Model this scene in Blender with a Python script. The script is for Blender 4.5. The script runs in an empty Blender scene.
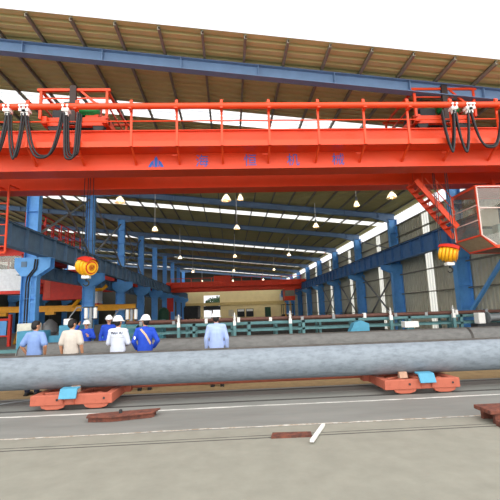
import bpy, bmesh, math, random
from mathutils import Vector, Matrix
from mathutils.bvhtree import BVHTree
random.seed(7)
SC = bpy.context.scene
COL = SC.collection

# ------------------------------------------------------------------ camera, sky, exposure
FPX, EYE = 390.0, 1.75
yv = Vector((-20, -61, FPX)).normalized()                       # hall axis seen by the camera (right, up, forward)
xv = Vector((1, .025, (20 + 61 * .025) / FPX)).normalized()
zv = xv.cross(yv)
if zv.y < 0: zv = -zv
cam = bpy.data.cameras.new('camera')
cam.sensor_width = 36.0
cam.lens = 36.0 * FPX / 500.0
cam.clip_end = 500
camo = bpy.data.objects.new('camera', cam)
COL.objects.link(camo)
Rm = Matrix(((xv.x, xv.y, -xv.z), (yv.x, yv.y, -yv.z), (zv.x, zv.y, -zv.z)))
camo.matrix_world = Matrix.Translation((0, 0, EYE)) @ Rm.to_4x4()
SC.camera = camo

SC.view_settings.view_transform = 'Standard'
SC.view_settings.look = 'None'
SC.view_settings.exposure = 0.0
SC.view_settings.gamma = 1.0
SC.view_settings.use_curve_mapping = False

w = bpy.data.worlds.new('overcast_sky')
SC.world = w
w.use_nodes = True
nt = w.node_tree
nt.nodes.clear()
tc = nt.nodes.new('ShaderNodeTexCoord')
rp = nt.nodes.new('ShaderNodeValToRGB')
bg = nt.nodes.new('ShaderNodeBackground')
ow = nt.nodes.new('ShaderNodeOutputWorld')
# overcast sky, brighter low down behind the camera where the yard is open
dt = nt.nodes.new('ShaderNodeVectorMath'); dt.operation = 'DOT_PRODUCT'
dt.inputs[1].default_value = Vector((.1, -.93, .35)).normalized()
rp.color_ramp.elements[0].position = 0.0
rp.color_ramp.elements[0].color = (.30, .30, .31, 1)
rp.color_ramp.elements[1].position = 1.0
rp.color_ramp.elements[1].color = (1.0, .98, .95, 1)
e = rp.color_ramp.elements.new(.55); e.color = (.36, .37, .385, 1)
mr = nt.nodes.new('ShaderNodeMapRange'); mr.inputs['From Min'].default_value = -1.0
nt.links.new(tc.outputs['Generated'], dt.inputs[0])
nt.links.new(dt.outputs['Value'], mr.inputs[0])
nt.links.new(mr.outputs[0], rp.inputs[0])
nt.links.new(rp.outputs[0], bg.inputs[0])
nt.links.new(bg.outputs[0], ow.inputs[0])
bg.inputs[1].default_value = 3.8

# ------------------------------------------------------------------ helpers
def lin(c):
    if isinstance(c, str):
        c = [int(c[i:i + 2], 16) for i in (0, 2, 4)]
    return tuple((v / 255 / 12.92 if v / 255 <= .04045 else ((v / 255 + .055) / 1.055) ** 2.4) for v in c) + (1,)

MATS = {}
def mat(name, col, rough=.6, metal=0., noise=.12, scale=6., col2=None, bump=0., stretch=(1, 1, 1), thr=None, spec=.4):
    """painted / bare surface: base colour broken up by noise, wear patches in a second colour"""
    if name in MATS: return MATS[name]
    m = bpy.data.materials.new(name)
    m.use_nodes = True
    n, l = m.node_tree.nodes, m.node_tree.links
    b = n['Principled BSDF']
    b.inputs['Roughness'].default_value = rough
    b.inputs['Metallic'].default_value = metal
    b.inputs['Specular IOR Level'].default_value = spec
    c = lin(col)
    t = n.new('ShaderNodeTexCoord'); mp = n.new('ShaderNodeMapping')
    mp.inputs['Scale'].default_value = stretch
    l.new(t.outputs['Object'], mp.inputs[0])
    nz = n.new('ShaderNodeTexNoise'); nz.inputs['Scale'].default_value = scale; nz.inputs['Detail'].default_value = 6
    nz.inputs['Roughness'].default_value = .65
    l.new(mp.outputs[0], nz.inputs['Vector'])
    r = n.new('ShaderNodeValToRGB')
    if col2 is not None:
        a, bb = thr or (.4, .62)
        r.color_ramp.elements[0].position = a; r.color_ramp.elements[1].position = bb
        r.color_ramp.elements[0].color = c; r.color_ramp.elements[1].color = lin(col2)
    else:
        r.color_ramp.elements[0].position = .3; r.color_ramp.elements[1].position = .7
        r.color_ramp.elements[0].color = tuple(v * (1 - noise) for v in c[:3]) + (1,)
        r.color_ramp.elements[1].color = tuple(min(1, v * (1 + noise)) for v in c[:3]) + (1,)
    l.new(nz.outputs['Fac'], r.inputs[0]); l.new(r.outputs[0], b.inputs['Base Color'])
    if bump:
        bp = n.new('ShaderNodeBump'); bp.inputs['Strength'].default_value = bump; bp.inputs['Distance'].default_value = .02
        l.new(nz.outputs['Fac'], bp.inputs['Height']); l.new(bp.outputs[0], b.inputs['Normal'])
    MATS[name] = m
    return m

def sheet_mat(name, col, share):
    """translucent corrugated plastic: daylight comes through"""
    m = bpy.data.materials.new(name); m.use_nodes = True
    n, l = m.node_tree.nodes, m.node_tree.links
    n.clear()
    o = n.new('ShaderNodeOutputMaterial'); mx = n.new('ShaderNodeMixShader'); a = n.new('ShaderNodeBsdfTranslucent'); b = n.new('ShaderNodeBsdfTransparent')
    nz = n.new('ShaderNodeTexNoise'); nz.inputs['Scale'].default_value = 1.5
    r = n.new('ShaderNodeValToRGB'); c = lin(col)
    r.color_ramp.elements[0].color = tuple(v * .85 for v in c[:3]) + (1,); r.color_ramp.elements[1].color = c
    l.new(nz.outputs['Fac'], r.inputs[0]); l.new(r.outputs[0], a.inputs[0])
    b.inputs[0].default_value = c
    mx.inputs[0].default_value = share
    l.new(a.outputs[0], mx.inputs[1]); l.new(b.outputs[0], mx.inputs[2]); l.new(mx.outputs[0], o.inputs[0])
    return m

def glass_mat(name, tint, share=.9, dirt='8a8674'):
    m = bpy.data.materials.new(name); m.use_nodes = True
    n, l = m.node_tree.nodes, m.node_tree.links
    n.clear()
    o = n.new('ShaderNodeOutputMaterial'); mx = n.new('ShaderNodeMixShader'); t = n.new('ShaderNodeBsdfTransparent'); g = n.new('ShaderNodeBsdfGlossy')
    d = n.new('ShaderNodeBsdfDiffuse'); m2 = n.new('ShaderNodeMixShader'); nz = n.new('ShaderNodeTexNoise'); nz.inputs['Scale'].default_value = 2.5
    d.inputs[0].default_value = lin(dirt)
    mr = n.new('ShaderNodeMapRange'); mr.inputs['To Min'].default_value = .05; mr.inputs['To Max'].default_value = .45
    l.new(nz.outputs['Fac'], mr.inputs[0]); l.new(mr.outputs[0], m2.inputs[0])
    t.inputs[0].default_value = lin(tint); g.inputs['Roughness'].default_value = .03
    mx.inputs[0].default_value = 1 - share
    l.new(t.outputs[0], mx.inputs[1]); l.new(g.outputs[0], mx.inputs[2])
    l.new(mx.outputs[0], m2.inputs[1]); l.new(d.outputs[0], m2.inputs[2]); l.new(m2.outputs[0], o.inputs[0])
    return m

class MB:
    def __init__(s): s.v = []; s.f = []
    def add(s, vs, fs):
        k = len(s.v); s.v += [tuple(v) for v in vs]; s.f += [tuple(i + k for i in f) for f in fs]; return s
    def box(s, x0, x1, y0, y1, z0, z1):
        return s.add([(x, y, z) for x in (x0, x1) for y in (y0, y1) for z in (z0, z1)],
                     [(0, 1, 3, 2), (4, 6, 7, 5), (0, 4, 5, 1), (2, 3, 7, 6), (0, 2, 6, 4), (1, 5, 7, 3)])
    def bar(s, p0, p1, wd, h, up=(0, 0, 1)):
        p0, p1 = Vector(p0), Vector(p1); d = (p1 - p0).normalized(); u = Vector(up)
        if abs(d.dot(u)) > .98: u = Vector((0, 1, 0))
        r = d.cross(u).normalized(); u = r.cross(d)
        vs = [p + r * a * wd / 2 + u * b * h / 2 for p in (p0, p1) for a, b in ((-1, -1), (1, -1), (1, 1), (-1, 1))]
        return s.add(vs, [(3, 2, 1, 0), (4, 5, 6, 7)] + [(i, (i + 1) % 4, 4 + (i + 1) % 4, 4 + i) for i in range(4)])
    def ibar(s, p0, p1, depth, width, tf=.02, tw=.014):
        p0, p1 = Vector(p0), Vector(p1); d = (p1 - p0).normalized(); u = Vector((0, 0, 1))
        if abs(d.dot(u)) > .98: u = Vector((1, 0, 0))
        r = d.cross(u).normalized(); u = r.cross(d)
        for k in (-1, 1):
            o = u * k * (depth - tf) / 2; s.bar(p0 + o, p1 + o, width, tf, u)
        return s.bar(p0, p1, tw, depth - 2 * tf, u)
    def tube(s, pts, r, n=8, close=False):
        pts = [Vector(p) for p in pts]; m = len(pts)
        rr = r if isinstance(r, (list, tuple)) else [r] * m
        up = Vector((0, 0, 1)); vs = []; prev = None
        for i, p in enumerate(pts):
            d = (pts[min(i + 1, m - 1)] - pts[max(i - 1, 0)]).normalized()
            if prev is None:
                a = d.cross(up)
                if a.length < .1: a = d.cross(Vector((0, 1, 0)))
            else: a = prev - d * prev.dot(d)
            a.normalize(); b = d.cross(a); prev = a
            vs += [p + (a * math.cos(t) + b * math.sin(t)) * rr[i] for t in [2 * math.pi * k / n for k in range(n)]]
        fs = [(i * n + k, i * n + (k + 1) % n, (i + 1) * n + (k + 1) % n, (i + 1) * n + k) for i in range(m - 1) for k in range(n)]
        fs += [tuple(range(n))[::-1], tuple(range((m - 1) * n, m * n))]
        return s.add(vs, fs)
    def lathe(s, prof, c=(0, 0, 0), n=20, axis=(0, 0, 1)):
        a = Vector(axis).normalized(); q = Vector((0, 0, 1)).rotation_difference(a); c = Vector(c)
        vs = [c + q @ Vector((r * math.cos(2 * math.pi * k / n), r * math.sin(2 * math.pi * k / n), z)) for r, z in prof for k in range(n)]
        m = len(prof)
        fs = [(i * n + k, i * n + (k + 1) % n, (i + 1) * n + (k + 1) % n, (i + 1) * n + k) for i in range(m - 1) for k in range(n)]
        fs += [tuple(range(n))[::-1], tuple(range((m - 1) * n, m * n))]
        return s.add(vs, fs)
    def prism(s, poly, axis, a0, a1):
        """poly in the two other axes, stretched along axis from a0 to a1"""
        f = {'x': lambda p, a: (a, p[0], p[1]), 'y': lambda p, a: (p[0], a, p[1]), 'z': lambda p, a: (p[0], p[1], a)}[axis]
        n = len(poly)
        return s.add([f(p, a) for a in (a0, a1) for p in poly],
                     [tuple(range(n))[::-1], tuple(range(n, 2 * n))] + [(i, (i + 1) % n, n + (i + 1) % n, n + i) for i in range(n)])
    def cap(s, p0, p1, r0, r1, n=12):
        p0, p1 = Vector(p0), Vector(p1); d = p1 - p0; L = d.length or 1e-4
        pr = [(r0 * math.cos(t), r0 * math.sin(t)) for t in [-math.pi / 2 + .05 + k * (math.pi / 2 - .05) / 4 for k in range(5)]]
        pr += [(r1 * math.cos(t), L + r1 * math.sin(t)) for t in [k * (math.pi / 2 - .05) / 4 for k in range(5)]]
        return s.lathe(pr, p0, n, d if d.length > 1e-4 else (0, 0, 1))
    def ell(s, c, rad, n=16, rot=None, lo=-1.0):
        k = len(s.v); t0 = math.asin(max(-.995, lo))
        pr = [(math.cos(t), math.sin(t)) for t in [t0 + (math.pi / 2 - .06 - t0) * i / 10 for i in range(11)]]
        s.lathe(pr, (0, 0, 0), n)
        R = rot or Matrix.Identity(3)
        for i in range(k, len(s.v)):
            x, y, z = s.v[i]; s.v[i] = tuple(Vector(c) + R @ Vector((x * rad[0], y * rad[1], z * rad[2])))
        return s
    def xf(s, M):
        s.v = [tuple(M @ Vector(v)) for v in s.v]; return s
    def mesh(s, name, smooth=False, off=(0, 0, 0)):
        me = bpy.data.meshes.new(name)
        o = off
        me.from_pydata([(v[0] - o[0], v[1] - o[1], v[2] - o[2]) for v in s.v], [], s.f)
        bm = bmesh.new(); bm.from_mesh(me); bmesh.ops.recalc_face_normals(bm, faces=bm.faces); bm.to_mesh(me); bm.free()
        if smooth:
            me.shade_smooth(); me.set_sharp_from_angle(angle=math.radians(40))
        return me
    def build(s, name, m, parent=None, smooth=False, bevel=0., loc=None):
        """parent: coordinates are world coordinates, stored relative to the parent's base; loc: own base point"""
        off = (0, 0, 0)
        if parent is not None: off = world_loc(parent)
        if loc is not None: off = loc
        o = bpy.data.objects.new(name, s.mesh(name, smooth, off))
        o.data.materials.append(m)
        COL.objects.link(o)
        if parent is not None: o.parent = parent
        if loc is not None: o.location = loc
        if bevel:
            md = o.modifiers.new('bevel', 'BEVEL'); md.width = bevel; md.segments = 2; md.limit_method = 'ANGLE'
        return o

def world_loc(o):
    v = Vector((0, 0, 0))
    while o is not None: v += o.location; o = o.parent
    return v

def tag(o, label, cat, group=None, kind=None):
    o['label'] = label; o['category'] = cat
    if group: o['group'] = group
    if kind: o['kind'] = kind
    return o
def struct(o, label=None):
    o['kind'] = 'structure'
    if label: o['label'] = label
    return o
def thing(name, loc, label, cat, group=None):
    o = bpy.data.objects.new(name, None); COL.objects.link(o); o.location = loc; o.empty_display_size = .2
    return tag(o, label, cat, group)
def dup(root, loc, label=None):
    r = root.copy(); COL.objects.link(r); r.location = loc
    if label: r['label'] = label
    for ch in list(root.children):
        c = ch.copy(); COL.objects.link(c); c.parent = r
        for g in list(ch.children):
            d = g.copy(); COL.objects.link(d); d.parent = c
    return r
ORD = ['nearest', 'second', 'third', 'fourth', 'fifth', 'sixth', 'seventh', 'eighth', 'ninth', 'tenth', 'eleventh', 'twelfth',
       'thirteenth', 'fourteenth', 'fifteenth', 'sixteenth', 'seventeenth', 'eighteenth', 'nineteenth', 'twentieth']
def lerp(a, b, t): return a + (b - a) * t

# ------------------------------------------------------------------ materials
M_floor = mat('concrete_floor', '7c7c77', .75, noise=.16, scale=1.3, bump=.15, stretch=(.35, 1.6, 1))
M_apron = mat('smooth_concrete', 'c0bebb', .7, noise=.12, scale=2.5, stretch=(.3, 1.5, 1))
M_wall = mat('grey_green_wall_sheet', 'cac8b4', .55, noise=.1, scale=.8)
M_roof = mat('roof_sheet', 'c6bd84', .6, noise=.1, scale=.7)
M_beige = mat('beige_plaster', 'f4dda4', .8, noise=.06, scale=1)
M_purlin = mat('galvanised_purlin', '8b8778', .5, .2)
M_blue = mat('blue_paint', '68aef0', .5, noise=.14, scale=3, col2='5a9ee2', thr=(.45, .7))
M_rafter = mat('rafter_blue_paint', '6d89ac', .5, noise=.1, scale=2)
M_steelblue = mat('runway_grey_blue_paint', '66839f', .55, noise=.15, scale=3)
M_orange = mat('orange_crane_paint', 'e1451a', .42, noise=.07, scale=1.6)
M_red = mat('red_crane_paint', 'cc2814', .5, noise=.14, scale=3)
M_cart = mat('faded_orange_paint', 'b2604a', .6, noise=.1, scale=7, col2='a0533f', thr=(.5, .75))
M_teal = mat('teal_paint', '4f8f9c', .5, noise=.12, scale=5)
M_rack = mat('dull_teal_paint', '567f82', .6, noise=.2, scale=4)
M_lteal = mat('light_blue_paint', '4b93b0', .5, noise=.1, scale=6)
M_pile = mat('spun_concrete', '828c95', .6, noise=.2, scale=14, bump=.12, stretch=(.4, 1, 1), col2='6c757d', thr=(.42, .7))
M_endsteel = mat('dark_end_ring_steel', '4a4744', .5, .5)
M_rust = mat('rusty_steel', '7a4636', .8, noise=.3, scale=12, col2='54342c', bump=.3)
M_rustpipe = mat('rust_brown_pipe', '63433a', .7, noise=.25, scale=8)
M_black = mat('black_rubber', '1c1d20', .5, noise=.2)
M_dark = mat('dark_machinery', '2c2e30', .6, noise=.3, scale=4)
M_grey = mat('grey_metal', '8d9193', .45, .4)
M_white = mat('white_paint', 'ecebe6', .4, noise=.04)
M_alu = mat('spun_aluminium_shade', 'd8d4c8', .35, .3, noise=.05)
M_yellow = mat('yellow_paint', 'e0a018', .5, noise=.12, scale=4)
M_hookyel = mat('bright_yellow_paint', 'f4b824', .4, noise=.06)
M_hookred = mat('hook_red_paint', 'cf3526', .45, noise=.06)
M_green = mat('green_motor_paint', '1f8a48', .45, noise=.12)
M_dkgreen = mat('dark_green_paint', '24503a', .5, noise=.15)
M_wood = mat('raw_wood_block', 'b5917a', .8, noise=.2, scale=10)
M_skin = mat('skin', 'c08a6a', .55, noise=.05)
M_hair = mat('black_hair', '171414', .6, noise=.2, scale=30)
M_helmet = mat('white_helmet_plastic', 'f2f2f0', .25, noise=.02)
M_shoe = mat('black_shoe_leather', '1d1b1b', .45)
M_navy = mat('navy_trousers', '20253a', .8, noise=.1, scale=20)
M_sblue = mat('pale_blue_shirt_cotton', '7a94c6', .85, noise=.06, scale=14)
M_sbeige = mat('beige_shirt_cotton', 'c4bbb0', .85, noise=.06, scale=14)
M_swhite = mat('white_workwear_cotton', 'ccd2e0', .85, noise=.05, scale=14)
M_sroyal = mat('royal_blue_workwear', '1c45b4', .8, noise=.1, scale=14)
M_spale = mat('light_blue_dress_shirt', '9fb2dc', .85, noise=.05, scale=14)
M_text = mat('blue_lettering_paint', '2a62b8', .5, noise=.1)
M_ink = mat('dark_print', '2a2e44', .8)
M_band = mat('grey_reflective_band', 'b5bac2', .5)
M_strap = mat('tan_webbing_strap', 'c9a98a', .8)
M_sky = sheet_mat('translucent_roof_sheet', 'ffffff', .25)
M_strip = sheet_mat('translucent_wall_sheet', 'fbfaf2', .2)
M_glass = glass_mat('dusty_cab_glass', 'f2f2ea')
M_leaf = mat('dark_green_leaves', '2c4a2a', .7, noise=.3, scale=3)
M_bark = mat('tree_bark', '54463a', .9, noise=.2)
M_asph = mat('yard_ground', 'b9b6ae', .9, noise=.12, scale=.6)

# ------------------------------------------------------------------ setting
XL, XR, XF = -9.15, 11.4, -26.0                       # column rows, far row of the next bay
YF = [11 + 7.5 * i for i in range(10)]                # frames
YEND = 80.0
ROOF0, SLOPE = 9.45, .108
def zroof(x): return ROOF0 - SLOPE * x
Y0ROOF = 9.8

MB().box(-45, 40, -30, 130, -.3, 0).build('floor', M_floor)
struct(bpy.data.objects['floor'], 'pale worn concrete floor of the yard hall')

def corrugate(length0, length1, pitch, depth):
    """trapezoid rib profile along one axis: list of (s, d)"""
    out = []; s = length0
    while s < length1:
        for q, d in ((0, 0), (.55, 0), (.65, depth), (.9, depth)):
            if s + q * pitch < length1: out.append((s + q * pitch, d))
        s += pitch
    out.append((length1, 0))
    return out
def ribbed_roof(y0, y1, x0, x1):
    m = MB(); pr = corrugate(y0, y1, .32, .075)
    n = len(pr)
    vs = [(x, y, zroof(x) + d) for x in (x0, x1) for y, d in pr]
    m.add(vs, [(i, i + 1, n + i + 1, n + i) for i in range(n - 1)])
    return m
SKY = [14.75, 29.75, 45.2, 60.2, 76.0]  # the farthest strip is added to brighten the end wall
SKW = 1.15
def skw(s): return SKW if s < 70 else 4.0  # the added strip is made wider to let in more light
edges = [Y0ROOF] + [e for s in SKY for e in (s - skw(s) / 2, s + skw(s) / 2)] + [YEND + 1]
allroof = MB()
for i in range(0, len(edges), 2):
    q = ribbed_roof(edges[i], edges[i + 1], -27, 12.1); allroof.add(q.v, q.f)
struct(allroof.build('ceiling', M_roof), 'grey ribbed metal roof sheeting seen from below')
for i, s in enumerate(SKY):
    struct(ribbed_roof(s - skw(s) / 2, s + skw(s) / 2, -27, 12.1).build('window_%d' % (i + 1), M_sky),  # the last window is the added strip that brightens the end wall
           'white translucent skylight strip across the roof, %s from the camera' % ORD[i])

WTOP = 7.3
def ribbed_wall(x, y0, y1, z0, z1):
    pr = corrugate(y0, y1, .3, .075); n = len(pr)
    return MB().add([(x + d, y, z) for z in (z0, z1) for y, d in pr], [(i, i + 1, n + i + 1, n + i) for i in range(n - 1)])
WS = [(y + 3.75) for y in YF[:-1]]
cur = 10.8; wall = MB()
for i, s in enumerate(WS):
    q = ribbed_wall(11.8, cur, s - .4, 0, WTOP); wall.add(q.v, q.f); cur = s + .4
    struct(ribbed_wall(11.8, s - .4, s + .4, 0, WTOP).build('window_%d' % (i + 6), M_strip),
           'white translucent upright strip in the right wall, %s from the camera' % ORD[i])
q = ribbed_wall(11.8, cur, YEND, 0, WTOP); wall.add(q.v, q.f)
struct(wall.build('wall_right', M_wall), 'grey green corrugated steel side wall on the right')
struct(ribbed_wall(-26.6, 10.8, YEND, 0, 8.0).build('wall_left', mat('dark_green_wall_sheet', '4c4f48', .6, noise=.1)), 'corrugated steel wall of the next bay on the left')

# end wall with the open gate
y0, y1 = YEND, YEND + .25
ew = MB().box(-9.0, -5.25, y0, y1, 0, 5.95).box(-2.0, 11.8, y0, y1, 0, 5.95).box(-5.25, -2.0, y0, y1, 5.0, 5.95)
struct(ew.build('wall_back', M_beige), 'beige plastered end wall with an open gate')
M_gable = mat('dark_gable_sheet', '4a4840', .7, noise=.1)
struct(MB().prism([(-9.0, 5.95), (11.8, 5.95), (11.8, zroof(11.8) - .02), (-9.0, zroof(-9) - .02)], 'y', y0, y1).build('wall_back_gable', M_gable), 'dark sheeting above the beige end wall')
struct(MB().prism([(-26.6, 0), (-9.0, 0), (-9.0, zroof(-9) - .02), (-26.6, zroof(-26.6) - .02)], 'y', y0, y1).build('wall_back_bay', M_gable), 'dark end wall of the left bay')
struct(MB().box(-9, 11.8, y0 - .12, y0, 2.9, 3.5).build('trim_1', mat('dark_beige_band', 'd4b87a', .8)), 'darker beige ledge along the end wall')
tr = MB().box(-5.3, -1.9, y0 - .1, y1 + .05, 2.05, 2.85)
tag(tr.build('gate_lintel', M_dark, loc=(-3.6, y0, 2.05)), 'dark crossbeam across the bright gate in the end wall', 'beam')

# ------------------------------------------------------------------ purlins, rafters, columns
k = 0
xs = [.62 + 1.2 * i for i in range(-19, 10)]
for i, x in enumerate(reversed(xs)):
    m = MB()
    z = zroof(x) - .012
    m.box(x - .035, x + .035, Y0ROOF + .05, YEND, z - .02, z).box(x - .035, x - .02, Y0ROOF + .05, YEND, z - .1, z).box(x - .035, x + .035, Y0ROOF + .05, YEND, z - .11, z - .1)
    o = m.build('roof_purlin', M_purlin, loc=(x, Y0ROOF, z))
    nth = (ORD + ['21st', '22nd', '23rd', '24th', '25th', '26th', '27th', '28th', '29th'])[i]
    tag(o, 'thin grey roof purlin running down the hall, %s from the right wall' % nth, 'purlin', 'roof purlins')

def rafter_mesh(y):
    m = MB()
    xa, xb = XF - .3, XR + .2
    za, zb = zroof(xa) - .36, zroof(xb) - .36
    m.ibar((xa, y, za), (xb, y, zb), .38, .26, .018, .014)
    x = XF + 1.2
    while x < XR - .5:
        zz = zroof(x) - .36
        m.box(x - .012, x + .012, y - .12, y + .12, zz - .175, zz + .175)
        x += 2.35
    for c, s in ((XR - .25, -1), (XL + .3, 1), (XL - .3, -1), (XF + .25, 1)):       # haunches at the columns
        z0 = zroof(c) - .54; z1 = zroof(c + s * 1.2) - .54
        m.prism([(c, z0), (c + s * 1.2, z1), (c, z0 - .25)], 'y', y - .1, y + .1)
    return m
for i, y in enumerate(YF):
    o = rafter_mesh(y).build('roof_rafter', M_rafter, loc=(0, y, ROOF0))
    tag(o, 'blue steel roof rafter, %s from the camera%s' % (ORD[i], ', above the crane trolleys' if i == 0 else ''), 'rafter', 'blue roof rafters')

ZR = 5.43; ZB = 4.5        # runway beam top and bottom
XRL, XRR = -8.5, 10.6
def make_column(x, y, side, label, group, near=False):
    """crane column: broad lower shaft with a bracket head under the runway beams, slimmer upper shaft"""
    t = thing('steel_column', (x, y, 0), label, 'column', group)
    m = MB()
    for s in (-1, 1): m.box(x + s * .34 - .012, x + s * .34 + .012, y - .18, y + .18, .03, ZB - .02)
    m.box(x - .33, x + .33, y - .012, y + .012, .03, ZB - .02)
    z = .6
    while z < 3.6:
        m.box(x - .33, x + .33, y - .16, y + .16, z - .008, z + .008); z += 1.0
    m.build('lower_shaft', M_blue, t)
    m = MB()
    lo, hi = (-.66, .95) if side == 'mid' else ((-1.0, .36) if side == 'right' else (-.45, 1.05))
    zc_, zs_ = (3.95, 4.25) if side == 'right' else (3.62, 4.02)
    poly = [(x - .34, zc_), (x + .34, zc_), (x + max(hi, .36), zs_), (x + max(hi, .36), ZB - .03), (x + min(lo, -.36), ZB - .03), (x + min(lo, -.36), zs_)]
    m.prism(poly, 'y', y - .215, y - .2).prism(poly, 'y', y + .2, y + .215)
    m.box(x + lo, x + hi, y - .22, y + .22, ZB - .04, ZB - .012)
    m.build('bracket_head', M_blue, t)
    zt = zroof(x) - .56
    m = MB()
    for s in (-1, 1): m.box(x + s * .27 - .01, x + s * .27 + .01, y - .17, y + .17, ZB, zt)
    m.box(x - .26, x + .26, y - .01, y + .01, ZB, zt)
    z = 5.6
    while z < zt: m.box(x - .26, x + .26, y - .14, y + .14, z - .008, z + .008); z += 1.1
    m.build('upper_shaft', M_blue, t)
    m = MB().box(x - .55, x + .55, y - .32, y + .32, 0, .03)
    for a in (-.45, .45):
        for b in (-.24, .24): m.lathe([(.025, .03), (.025, .09)], (x + a, y + b, 0), 6)
    m.build('base_plate', M_blue, t)
    if near:
        m = MB()
        for a in (-.14, -.03): m.tube([(x + a, y - .12, .05), (x + a, y - .12, 3.3), (x + a + .12, y - .25, 3.6), (x + a + .38, y - .25, 3.95), (x + a + .42, y - .25, 4.4)], .035, 6)
        m.build('conduit', M_black, t)
        m = MB()
        for a in (.1, .32): m.box(x + a - .015, x + a + .015, y - .2, y - .16, .1, 3.4)
        z = .3
        while z < 3.4: m.box(x + .1, x + .32, y - .2, y - .17, z, z + .05); z += .35
        m.build('ladder', M_lteal if False else M_blue, t)
        m = MB().box(x - .35, x - .1, y - .24, y - .2, 4.05, 4.3); m.build('junction_box', M_steelblue, t)
    return t
for i, y in enumerate(YF):
    make_column(XL, y, 'mid', 'blue steel crane column, %s of the left row from the camera' % ORD[i], 'left row of blue columns', i == 1)
    make_column(XR, y, 'right', 'blue steel crane column, %s along the right wall' % ORD[i], 'right row of blue columns')
for i, y in enumerate(YF[3:]):
    make_column(XF, y, 'left', 'blue steel column by the far left wall, %s of that row in view' % ORD[i], 'columns at the far left wall')

# girts on the right wall
for i, z in enumerate((1.2, 2.5, 3.8, 5.1, 6.4, 7.22)):
    o = MB().box(11.62, 11.79, 10.9, YEND - .05, z - .03, z + .03).build('wall_girt', M_purlin, loc=(11.7, 10.9, z))
    tag(o, 'grey horizontal girt on the right wall, %s' % ['lowest', 'second from the floor', 'third from the floor', 'fourth from the floor', 'fifth from the floor', 'along the top edge of the sheets'][i], 'girt', 'right wall girts')

def brace(p0, p1, label, group, m=None, th=.09):
    o = MB().bar(p0, p1, th, th).build('diagonal_brace', m or M_grey, loc=p0)
    return tag(o, label, 'brace', group)
for j, i in enumerate((2, 3, 4)):
    a, b = YF[i] + .3, YF[i + 1] - .3
    nm = ['second and third', 'third and fourth', 'fourth and fifth'][j]
    brace((11.5, a, .4), (11.5, b, 4.3), 'pale diagonal brace rising away between the %s right columns' % nm, 'right wall braces')
    brace((11.58, a, 4.3), (11.58, b, .4), 'pale diagonal brace falling away between the %s right columns' % nm, 'right wall braces')
    brace((11.5, a, 5.6), (11.5, b, 7.4), 'thin upper brace above the runway between the %s right columns' % nm, 'right wall braces', th=.07)
brace((11.4, 18.2, 1.3), (11.4, 14.6, 4.3), 'blue diagonal brace in front of the nearest visible right column', None, M_blue, .14)
for j, i in enumerate((1, 2, 3)):
    a, b = YF[i] + .3, YF[i + 1] - .3
    nm = ['nearest two visible', 'next two', 'fourth and fifth'][j]
    brace((XL, a, 5.6), (XL, b, 9.4), 'grey diagonal brace rising away above the left runway, %s columns' % nm, 'left row braces')
    brace((XL + .15, a, 9.4), (XL + .15, b, 5.6), 'grey diagonal brace falling away above the left runway, %s columns' % nm, 'left row braces')

# ------------------------------------------------------------------ crane runways
def runway(x, z0, z1, ya, yb, label, m_, side, rail=True, lip=False):
    t = thing('crane_runway', (x, ya, z0), label, 'runway beam')
    m = MB()
    wd = .36
    m.box(x - wd / 2, x + wd / 2, ya, yb, z1 - .03, z1).box(x - wd / 2, x + wd / 2, ya, yb, z0, z0 + .03).box(x - .01, x + .01, ya, yb, z0 + .03, z1 - .03)
    m.build('beam', m_, t)
    y = ya + .4; step = (yb - ya - .8) / 55
    for i in range(56):
        MB().box(x - wd / 2 + .02, x + wd / 2 - .02, y - .008, y + .008, z0 + .03, z1 - .03).build('stiffener', m_, t); y += step
    MB().box(x - .035, x + .035, ya, yb, z1, z1 + .1).build('rail', M_dark, t)
    if lip:
        MB().box(x + side * .2, x + side * .62, ya, yb, z1 - .06, z1 - .02).build('walkway_plate', M_purlin, t)
    return t
runway(XRL, ZB, ZR, 7.0, YEND - .5, 'long grey blue crane runway beam on the left column row', M_steelblue, -1, lip=True)
runway(XRR, ZB, ZR, 7.0, YEND - .5, 'long blue crane runway beam along the right wall', mat('runway_dark_blue_paint', '4c78ac', .55, noise=.12, scale=3), 1, lip=True)
runway(-9.85, 3.75, 4.44, 18.9, YEND - .5, 'lower blue runway beam of the left bay behind the column row', M_steelblue, -1)

# ------------------------------------------------------------------ the big orange crane
CX0, CX1 = -8.9, 11.0
GZ0, GZ1 = 5.87, 7.1
NY0, NY1 = 11.0, 11.5
FY0, FY1 = 12.75, 13.25
crane = thing('overhead_crane', (1.0, 12.1, ZR + .1), 'large orange double girder overhead crane with blue lettering and driver cab', 'crane')
def girder(ya, yb, cr, mt, x0, x1, z0, z1):
    m = MB()
    m.box(x0, x1, ya, yb, z0 + .03, z1 - .03).box(x0, x1, ya - .06, yb + .06, z1 - .03, z1).box(x0, x1, ya - .06, yb + .06, z0, z0 + .03)
    return m.build('girder', mt, cr)
gn = girder(NY0, NY1, crane, M_orange, CX0, CX1, GZ0, GZ1)
gf = girder(FY0, FY1, crane, M_orange, CX0, CX1, GZ0, GZ1)
for y in (NY0 + .25, FY0 + .25):
    MB().box(CX0, CX1, y - .03, y + .03, GZ1, GZ1 + .09).build('trolley_rail', M_dark, crane)
for x in (XRL, XRR):
    m = MB().box(x - .16, x + .16, 10.5, 13.9, GZ0 - .28, GZ0 - .005)
    e = m.build('end_carriage', M_orange, crane)
    for y in (10.9, 13.5): MB().lathe([(.13, -.05), (.17, -.05), (.17, .05), (.13, .05)], (x, y, ZR + .26), 16, (1, 0, 0)).build('wheel', M_dark, e, True)
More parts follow.
